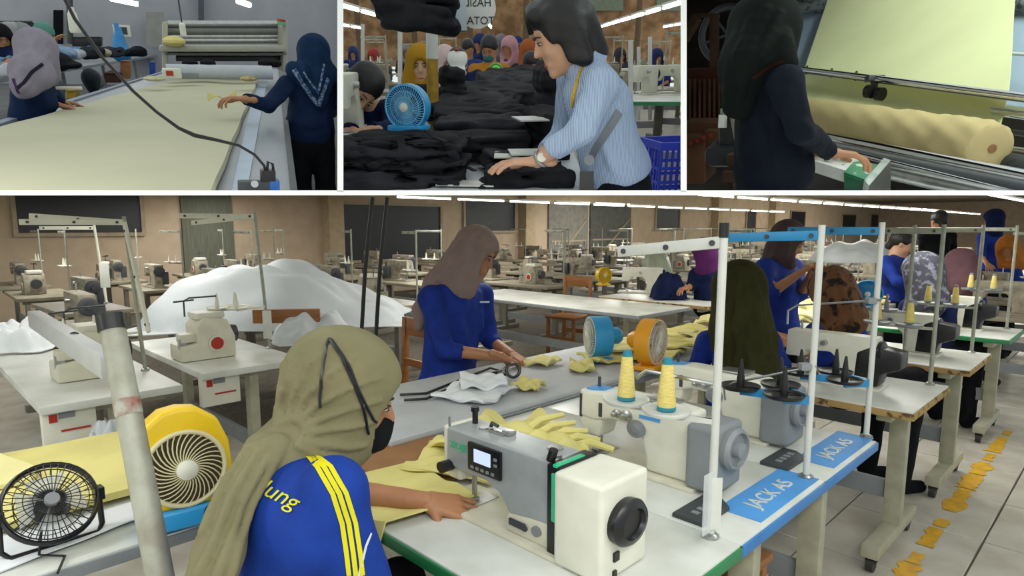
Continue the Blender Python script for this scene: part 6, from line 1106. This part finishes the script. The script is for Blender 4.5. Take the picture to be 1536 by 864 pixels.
for i, (px, py, d, lb, cl, kd) in enumerate(CR):
    m_ = mat('crowd_' + cl, cl, .85, var=.08); k = 960 / d; sw_ = .17 * k; shm = m_ if kd == 'hair' else mat('crowd_shirt_%d' % (i % 3), ('26337a', '2c2a33', '4a3d52')[i % 3], .85, var=.08)
    r_, q_ = simple('distant worker with ' + lb, (px, py, d), (random.uniform(-.6, .6), -.8, -.4), (px + 1, py + .16 * k, d), (px + 2, py + .62 * k, d), (px + sw_, py + .23 * k, d), (px - sw_, py + .23 * k, d), ((px + sw_ * 1.3, py + .45 * k, d - .1), (px + sw_ * .6, py + .52 * k, d - .3)), ((px - sw_ * 1.3, py + .45 * k, d - .1), (px - sw_ * .6, py + .52 * k, d - .3)), m_ if kd == 'scarf' else None, hair=[] if kd == 'hair' else None, drape=(((px, py, d), (px, py + .2 * k, d), .1, .13),), shirt=shm, R=R2, face=i == 0, h=.022, group='workers in the far crowd')
    if i == 0: MB().ell(q_['hd'](0, .06, -.055) - q_['base'], (.06, .055, .05), q_['HR']).build('face_mask', mat('teal_mask', '2d6a66', .7, var=.05), r_)
desk_fan('small green fan in the middle distance on the black heap', R2.M(R2.P(744, 118, 5.6)), .06, mat('leaf_green_plastic', '63b845', .4, var=.05), mat('leaf_green_plastic', '63b845'), zc=.06, drum=.04, wires=20)
# ------------------------------------------------------------------ upper right: the fabric inspection machine
CUR = 'p3'
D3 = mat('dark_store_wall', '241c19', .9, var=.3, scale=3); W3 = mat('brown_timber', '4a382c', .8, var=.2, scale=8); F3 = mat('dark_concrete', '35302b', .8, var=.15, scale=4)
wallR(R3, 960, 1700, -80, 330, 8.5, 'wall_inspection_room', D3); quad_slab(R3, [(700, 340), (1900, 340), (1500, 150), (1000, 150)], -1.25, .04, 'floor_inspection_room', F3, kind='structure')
tag(MB().add([R3.P(x, y, d) for x, y, d in ((1015, -75, 3.2), (1300, -75, 3.2), (1270, -75, 8.5), (1015, -75, 8.5), (1015, -79, 3.2), (1300, -79, 3.2), (1270, -79, 8.5), (1015, -79, 8.5))], [(0, 1, 2, 3), (7, 6, 5, 4), (0, 4, 5, 1), (1, 5, 6, 2), (2, 6, 7, 3), (3, 7, 4, 0)]).build('shade_ceiling_inspection_room', D3, smooth=False), kind='structure')  # unseen partial ceiling added to shade the room from above
def p3box(parent, s0, x0, y0, x1, y1, d0, d1, name, m, bev=.006):
    P = [R3.P(x, y, d0) - s0 for x, y in ((x0, y1), (x1, y1), (x1, y0), (x0, y0))]; dd = R3.f * (d1 - d0); b = MB(); b.rings([P, [p + dd for p in P]]); return b.build(name, m, parent, bevel=bev)
t_ = thing('timber_frame', 'brown timber frame standing at the upper left', 'frame', R3.P(1060, 105, 5.5)); s0 = R3.P(1060, 105, 5.5)
p3box(t_, s0, 1064, 20, 1076, 110, 5.5, 5.6, 'upright', W3); p3box(t_, s0, 1040, 20, 1076, 26, 5.48, 5.6, 'cross_beam', W3); p3box(t_, s0, 1074, 80, 1100, 88, 5.5, 5.6, 'lower_beam', W3); MB().beam(R3.P(1026, 60, 5.4) - s0, R3.P(1046, 26, 5.4) - s0, .06, .06).build('brace', W3, t_)
t_ = thing('spoked_wheel', 'dark spoked machine wheel leaning behind the timber frame', 'wheel', R3.M(R3.P(1092, 52, 6.2))); MB().torus((0, 0, 0), .22, .03, (0, 1, 0), 30, 8).build('rim', DGREY, t_); b = MB(); [b.beam((-.2 * math.cos(a), 0, -.2 * math.sin(a)), (.2 * math.cos(a), 0, .2 * math.sin(a)), .02, .025, (0, 1, 0)) for a in (.3, 1.3, 2.3)]; b.build('spokes', DGREY, t_)
RB = mat('maroon_cloth', '3f2119', .85, var=.15, scale=6); t_ = thing('draped_table', 'low table with a pleated maroon brown skirt', 'table', R3.P(1060, 180, 4.8)); s0 = R3.P(1060, 180, 4.8)
p3box(t_, s0, 1020, 105, 1092, 122, 4.8, 5.3, 'cover', RB, .02)
def skirt(a, b): return R3.P(1022 + 70 * a, 118 + 66 * b, 4.78 + .03 * math.sin(a * 60) * (.3 + b)) - s0
sheet(skirt, 90, 8, .01, 'skirt', mat('brown_skirt', '4a3024', .9, var=.15), t_)
t_ = thing('carton', 'printed brown carton on the floor at lower left', 'carton', R3.P(1050, 275, 4.0)); s0 = R3.P(1050, 275, 4.0); CT = mat('dark_brown_carton', '4c3222', .85, var=.12, scale=8); p3box(t_, s0, 1022, 205, 1056, 276, 3.9, 4.3, 'body', CT, .006); p3box(t_, s0, 1056, 196, 1078, 252, 3.95, 4.3, 'side', CT); 
for k in range(4): MB().cyl(R3.P(1036 + 10 * k, 215 - 4 * k, 3.88) - s0, R3.P(1036 + 10 * k, 215 - 4 * k, 3.9) - s0, .012, .012, 14).build('red_print', mat('carton_red', '6b1f1a', .8, var=.1), t_)
p3box(t_, s0, 1022, 184, 1076, 202, 4.1, 4.4, 'flap', CT)
t_ = thing('motor_unit', 'dark machine with pale lever beside the worker waist', 'machine', R3.P(1090, 280, 3.3)); s0 = R3.P(1090, 280, 3.3)
p3box(t_, s0, 1078, 168, 1112, 235, 3.35, 3.6, 'housing', BLACKP, .02); p3box(t_, s0, 1080, 163, 1108, 172, 3.3, 3.6, 'top', mat('pale_green_metal', '8c9488', .5, var=.1)); MB().beam(R3.P(1100, 170, 3.28) - s0, R3.P(1110, 225, 3.28) - s0, .02, .03).build('lever', mat('pale_lever', '8c8676', .5, var=.1), t_); p3box(t_, s0, 1055, 220, 1110, 252, 3.3, 3.7, 'motor', mat('dark_blue_motor', '14181f', .5, var=.1), .04); p3box(t_, s0, 1090, 232, 1135, 250, 3.2, 3.3, 'wooden_rail', W3); p3box(t_, s0, 1083, 258, 1130, 274, 3.15, 3.25, 'wooden_rail', W3); p3box(t_, s0, 1092, 245, 1098, 290, 3.2, 3.3, 'post', W3); MB().box(R3.P(1084, 182, 3.27) - s0, (.04, .004, .06)).build('paper_tag', WHITE, t_)
# inspection machine: back board, rollers, rods, trough
im = thing('inspection_machine', 'long fabric inspection machine with chrome bars and pale board', 'machine', R3.P(1380, 290, 3.4)); s0 = R3.P(1380, 290, 3.4)
PBL = mat('pale_blue_board', '9fb2c6', .5, var=.04, scale=3); GRA = mat('speckled_roller', '6f7476', .6, col2='3c4144', scale=30, pat='blot')
def pq(pts, name, m, th=.03): P = [R3.P(*p) - s0 for p in pts]; b = MB(); b.rings([P, [p + R3.f * th for p in P]]); return b.build(name, m, im, smooth=False)
pq([(1150, 112, 5.6), (1560, 170, 3.9), (1560, 8, 4.5), (1195, 18, 6.2)], 'pale_board', PBL); pq([(1120, -20, 6.3), (1195, -20, 6.4), (1190, 60, 6.3), (1120, 60, 6.3)], 'grey_panel', mat('plain_grey_panel', '8ea0a8', .6, var=.05))  # pale board and a plain grey panel behind it
def bar(a, b, r, name, m, n=16, par=None): MB().cyl(R3.P(*a) - s0, R3.P(*b) - s0, r, r, n).build(name, m, par or im)
bar((1192, 11, 6.06), (1300, 6, 5.7), .05, 'speckled_roller', GRA); bar((1518, 8, 4.6), (1580, 6, 4.4), .05, 'speckled_roller', GRA)
bar((1196, 103, 5.0), (1560, 148, 3.3), .016, 'chrome_rod', CHROME); bar((1196, 106, 5.02), (1560, 152, 3.34), .012, 'dark_rod', DGREY)
bar((1495, 164, 3.75), (1580, 176, 3.4), .028, 'chrome_rod', CHROME); bar((1490, 222, 3.5), (1580, 236, 3.2), .02, 'chrome_rod', CHROME); bar((1490, 195, 3.7), (1580, 206, 3.4), .012, 'dark_rod', DGREY)
for k, (y0, y1, r, m_) in enumerate(((203, 268, .028, CHROME), (212, 277, .022, STEEL), (222, 287, .03, DGREY), (217, 296, .014, CHROME), (236, 304, .03, STEEL))): bar((1222, y0, 4.2 - .05 * k), (1570, y1 + 5, 2.75 - .04 * k), r, 'steel_bar', m_)
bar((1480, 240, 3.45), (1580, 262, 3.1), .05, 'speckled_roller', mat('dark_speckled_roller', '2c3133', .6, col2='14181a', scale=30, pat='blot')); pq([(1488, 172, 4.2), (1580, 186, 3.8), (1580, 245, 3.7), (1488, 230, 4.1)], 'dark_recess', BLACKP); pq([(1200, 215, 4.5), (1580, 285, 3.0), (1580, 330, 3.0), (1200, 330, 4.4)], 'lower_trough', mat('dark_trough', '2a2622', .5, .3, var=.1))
for k in range(3): x_ = 1207 + 38 * k + 20; MB().torus(R3.P(1210 + 37 * k, 105 + 4.5 * k, 4.93 - .17 * k) - s0, .024, .007, R3.r, 14, 5).build('rod_clip', BLACKP, im)
bar((1505, 80, 4.15), (1580, 84, 3.9), .008, 'board_highlight', WHITE)  # white bar painted in as the gloss highlight on the board
t_ = thing('edge_guide', 'small dark roller carriage clamped to the chrome rod', 'carriage', R3.P(1312, 118, 4.25)); c0 = R3.P(1312, 118, 4.25)
MB().box((0, 0, 0), (.09, .05, .03)).box((0, 0, -.06), (.03, .03, .09)).build('bracket', DGREY, t_, bevel=.004)
for k in (-1, 1): MB().cyl(R3.P(1312 + 8 * k, 139 + 2 * k, 4.2) - c0 + R3.r * -.012, R3.P(1312 + 8 * k, 139 + 2 * k, 4.2) - c0 + R3.r * .012 - R3.f * .02, .035, .035, 18).build('wheel', BLACKP, t_)
# the yellow cloth: falling sheet and the roll
Y3 = mat('pale_lime_cloth', 'd3d6a6', .85, var=.03, scale=3, bump=.05, bscale=80); Y3R = mat('yellow_roll_cloth', 'bfae7e', .85, var=.04, scale=5, bump=.08, bscale=80)
def fall(a, b):                        # from the top roller down to the trough behind the rod
    if b < .62: t = b / .62; x = (1243 - 36 * t) * (1 - a) + (1524 - 12 * t) * a; y = (-3 + 0 * t) + (102 + 45 * a) * t; y = (-4 + (104 - -4) * t) * (1 - a) + (-14 + (146 + 14) * t) * a; d = (5.85 - .8 * t) * (1 - a) + (4.45 - .95 * t) * a
    else: t = (b - .62) / .38; x = (1207 + 3 * t) * (1 - a) + (1512 - 12 * t) * a; y = (104 + 50 * t) * (1 - a) + (146 + 50 * t) * a; d = (5.05 - .2 * t) * (1 - a) + (3.5 - .02 * t) * a; d += .18 * math.sin(t * math.pi)
    return R3.P(x, y, d) + R3.f * (.012 * math.sin(7 * a + 9 * b) + .01 * math.sin(23 * a + 4 * b) * max(0, b - .4))
tag(sheet(fall, 60, 50, .006, 'fabric_sheet', Y3, base=R3.P(1380, 80, 4.6)), 'pale yellow cloth falling from the top roller over the inspection board', 'fabric')
a_ = R3.P(1205, 172, 4.7); b_ = R3.P(1482, 222, 3.28); rl = thing('fabric_roll', 'thick yellow fabric roll lying along the inspection machine', 'roll', (a_ + b_) / 2); m0 = (a_ + b_) / 2; ax = nrm(b_ - a_); Ln = np.linalg.norm(b_ - a_)
x_ = nrm(np.cross(ax, R3.u)); y_ = np.cross(ax, x_); rg = []
for i in range(61):
    t = i / 60; rad = .108 + .004 * math.sin(30 * t) * t + .003 * math.sin(71 * t + 1) * t; rad *= (1 if 0 < i < 60 else .97)
    rg.append([a_ - m0 + ax * Ln * t + (rad + .004 * math.sin(5 * k + 40 * t) * t) * (math.cos(2 * math.pi * k / 40) * x_ + math.sin(2 * math.pi * k / 40) * y_) for k in range(40)])
rg += [[a_ - m0 + ax * (Ln + o_) + .108 * q_ * (math.cos(2 * math.pi * k / 40) * x_ + math.sin(2 * math.pi * k / 40) * y_) for k in range(40)] for o_, q_ in ((.012, .9), (.02, .75), (.022, .4))]
b = MB(); b.rings(rg); b.build('wound_cloth', Y3R, rl); MB().cyl(b_ - m0 - ax * .02, b_ - m0 + ax * .026, .018, .018, 16).build('core', CARD, rl)
# control box
cb = thing('control_box', 'control box with green printed lid and white top under the hand', 'box', R3.P(1290, 285, 3.0)); c0 = R3.P(1290, 285, 3.0); GP = mat('green_printed_plate', '1c7a4c', .4, col2='bcd3c4', scale=14, pat='blot')
def poly3(pts, th, name, m, dn=None): P = [R3.P(*p) - c0 for p in pts]; d_ = -R3.u * th if dn is None else dn; b = MB(); b.rings([[p + d_ for p in P], P]); return b.build(name, m, cb, bevel=.003)
poly3([(1206, 236, 3.15), (1226, 224, 3.4), (1292, 240, 3.3), (1270, 256, 3.05)], .05, 'white_top', WHITE); poly3([(1266, 258, 3.0), (1282, 240, 3.2), (1316, 247, 3.15), (1300, 270, 2.95)], .015, 'green_lid', GP); poly3([(1266, 262, 2.99), (1300, 273, 2.94), (1300, 300, 2.94), (1266, 300, 2.99)], .01, 'front_plate', mat('green_plate', '1a5c3c', .5, var=.1), R3.f * .05)
poly3([(1296, 270, 2.9), (1326, 236, 3.15), (1336, 240, 3.13), (1304, 278, 2.88)], .04, 'steel_edge', mat('scuffed_steel', '9aa39a', .5, .3, var=.15, scale=20)); poly3([(1304, 278, 2.88), (1336, 242, 3.13), (1336, 310, 3.1), (1304, 320, 2.86)], .01, 'side_plate', mat('dark_side_plate', '3d3c36', .6, var=.15), R3.f * .04)
for k, (x, y) in enumerate(((1225, 234), (1240, 240), (1262, 252))): MB().lathe([(.012, 0), (.012, .014), (.006, .016)], R3.P(x, y, 3.15) - c0, R3.u, 14).build('knob', BLACKP, cb)
# the operator
SC3 = mat('black_green_scarf', '0d1411', .8, var=.15, scale=10); TU3 = mat('dark_navy_tunic', '0d1420', .75, var=.15, scale=8, bump=.1)
J = dict(head=R3.P(1152, 52, 2.85), hf=R3.d(.72, .6, -.35), hu=R3.u, up=R3.u, neck=R3.P(1142, 102, 2.85), pel=R3.P(1160, 268, 2.85), shR=R3.P(1178, 125, 2.62), shL=R3.P(1118, 120, 3.05), elR=R3.P(1200, 195, 2.58), wrR=R3.P(1248, 229, 2.85), elL=R3.P(1190, 190, 3.15), wrL=R3.P(1215, 215, 3.2), hs=1.14)
J['hdR'] = (R3.d(1, .35, -.12), R3.u, R3.d(-.2, 1, 0), .55); J['hdL'] = (R3.d(1, .2, -.2), R3.u, R3.d(0, -1, 0), .4); J['base'] = R3.P(1160, 284, 2.85)
rr_, kk_ = person('operator in a long black headscarf and dark navy tunic at the inspection machine', J, dict(skin=SKIN, shirt=TU3, sleeve=.96, seed=14, loose=1.2, scarf=dict(mat=SC3, h=.008, amp=.006, drape=[(R3.P(1148, 55, 2.82), R3.P(1128, 100, 2.74), .115, .115, None), (R3.P(1128, 100, 2.74), (R3.P(1112, 148, 2.72)), .11, .07, None), (R3.P(1112, 148, 2.72), R3.P(1108, 158, 2.72), .06, .04, None), (R3.P(1165, 78, 2.72), R3.P(1178, 98, 2.7), .06, .045, None), (R3.P(1120, 30, 2.86), R3.P(1116, 110, 2.86), .07, .08, None)])), h=.009, hh=.0035, bulk=1.02)
refold(rr_, kk_, 'headscarf', [[(1150, 14), (1130, 60), (1118, 110), (1108, 150)], [(1170, 20), (1150, 60), (1135, 100)], [(1185, 50), (1170, 75), (1150, 95)], [(1125, 30), (1108, 80), (1104, 130)]], .011, .008, .02, .2); refold(rr_, kk_, 'shirt', [[(1180, 140), (1185, 180), (1205, 205)], [(1165, 150), (1160, 200), (1165, 260)], [(1205, 185), (1215, 205), (1235, 220)]], .011, .008, .03, .4)
bpy.context.view_layer.update(); deco(rr_, kk_['base'], 'headscarf', [(1176, 92), (1160, 96), (1142, 108), (1128, 118)], .012, mat('scarf_brown_border', '33150f', .8, var=.1))
# work light over the inspection board
area('inspection_light', R3.X(.75, 3.6, 1.35), R3.d(.05, .35, -1), R3.f, .3, 1.6, 25, (.88, 1, .92))
# ------------------------------------------------------------------ nothing passes through the raked ceiling and the dividers
bpy.context.view_layer.update()
def pl(p, q): n = nrm(np.cross(p, q)); return n
N_UP = pl(RT, ray(768, 287.2)); N_UP = N_UP if N_UP[2] > 0 else -N_UP        # rooms above keep N.x >= 0
N_DN = pl(RT, ray(768, 291.2)); N_DN = N_DN if N_DN[2] > 0 else -N_DN
def colpl(x): n = nrm(np.cross(ray(x, 0), ray(x, 288))); return n if n[0] > 0 else -n
KEEP = {'main': [(-N_DN)], 'p1': [N_UP, -colpl(508.5)], 'p2': [N_UP, colpl(512.5), -colpl(1023.5)], 'p3': [N_UP, colpl(1027.5)]}
gone = []
for o in list(COL.objects):
    if o.type != 'MESH': continue
    pls = KEEP.get(REG.get(o.name))
    if not pls: continue
    mw = o.matrix_world; me = o.data; bb = np.array([list(mw @ Vector(c)) for c in o.bound_box]) - CAM
    cross = [n for n in pls if (bb @ n).min() < 0]
    if not cross: continue
    if any((bb @ n).max() < 0 for n in cross): gone.append(o); continue
    if me.users > 1: me = me.copy(); o.data = me
    bm = bmesh.new(); bm.from_mesh(me); bm.transform(mw)
    for n in cross:
        r = bmesh.ops.bisect_plane(bm, geom=bm.verts[:] + bm.edges[:] + bm.faces[:], plane_co=Vector(CAM), plane_no=Vector(n), clear_inner=True)
    if not bm.faces: gone.append(o); bm.free(); continue
    bm.transform(mw.inverted()); bm.to_mesh(me); bm.free()
for o in gone:
    for c in list(o.children): gone.append(c) if c not in gone else None
for o in gone: bpy.data.objects.remove(o)
for o in list(COL.objects):
    if o.type == 'EMPTY' and not o.children: bpy.data.objects.remove(o)
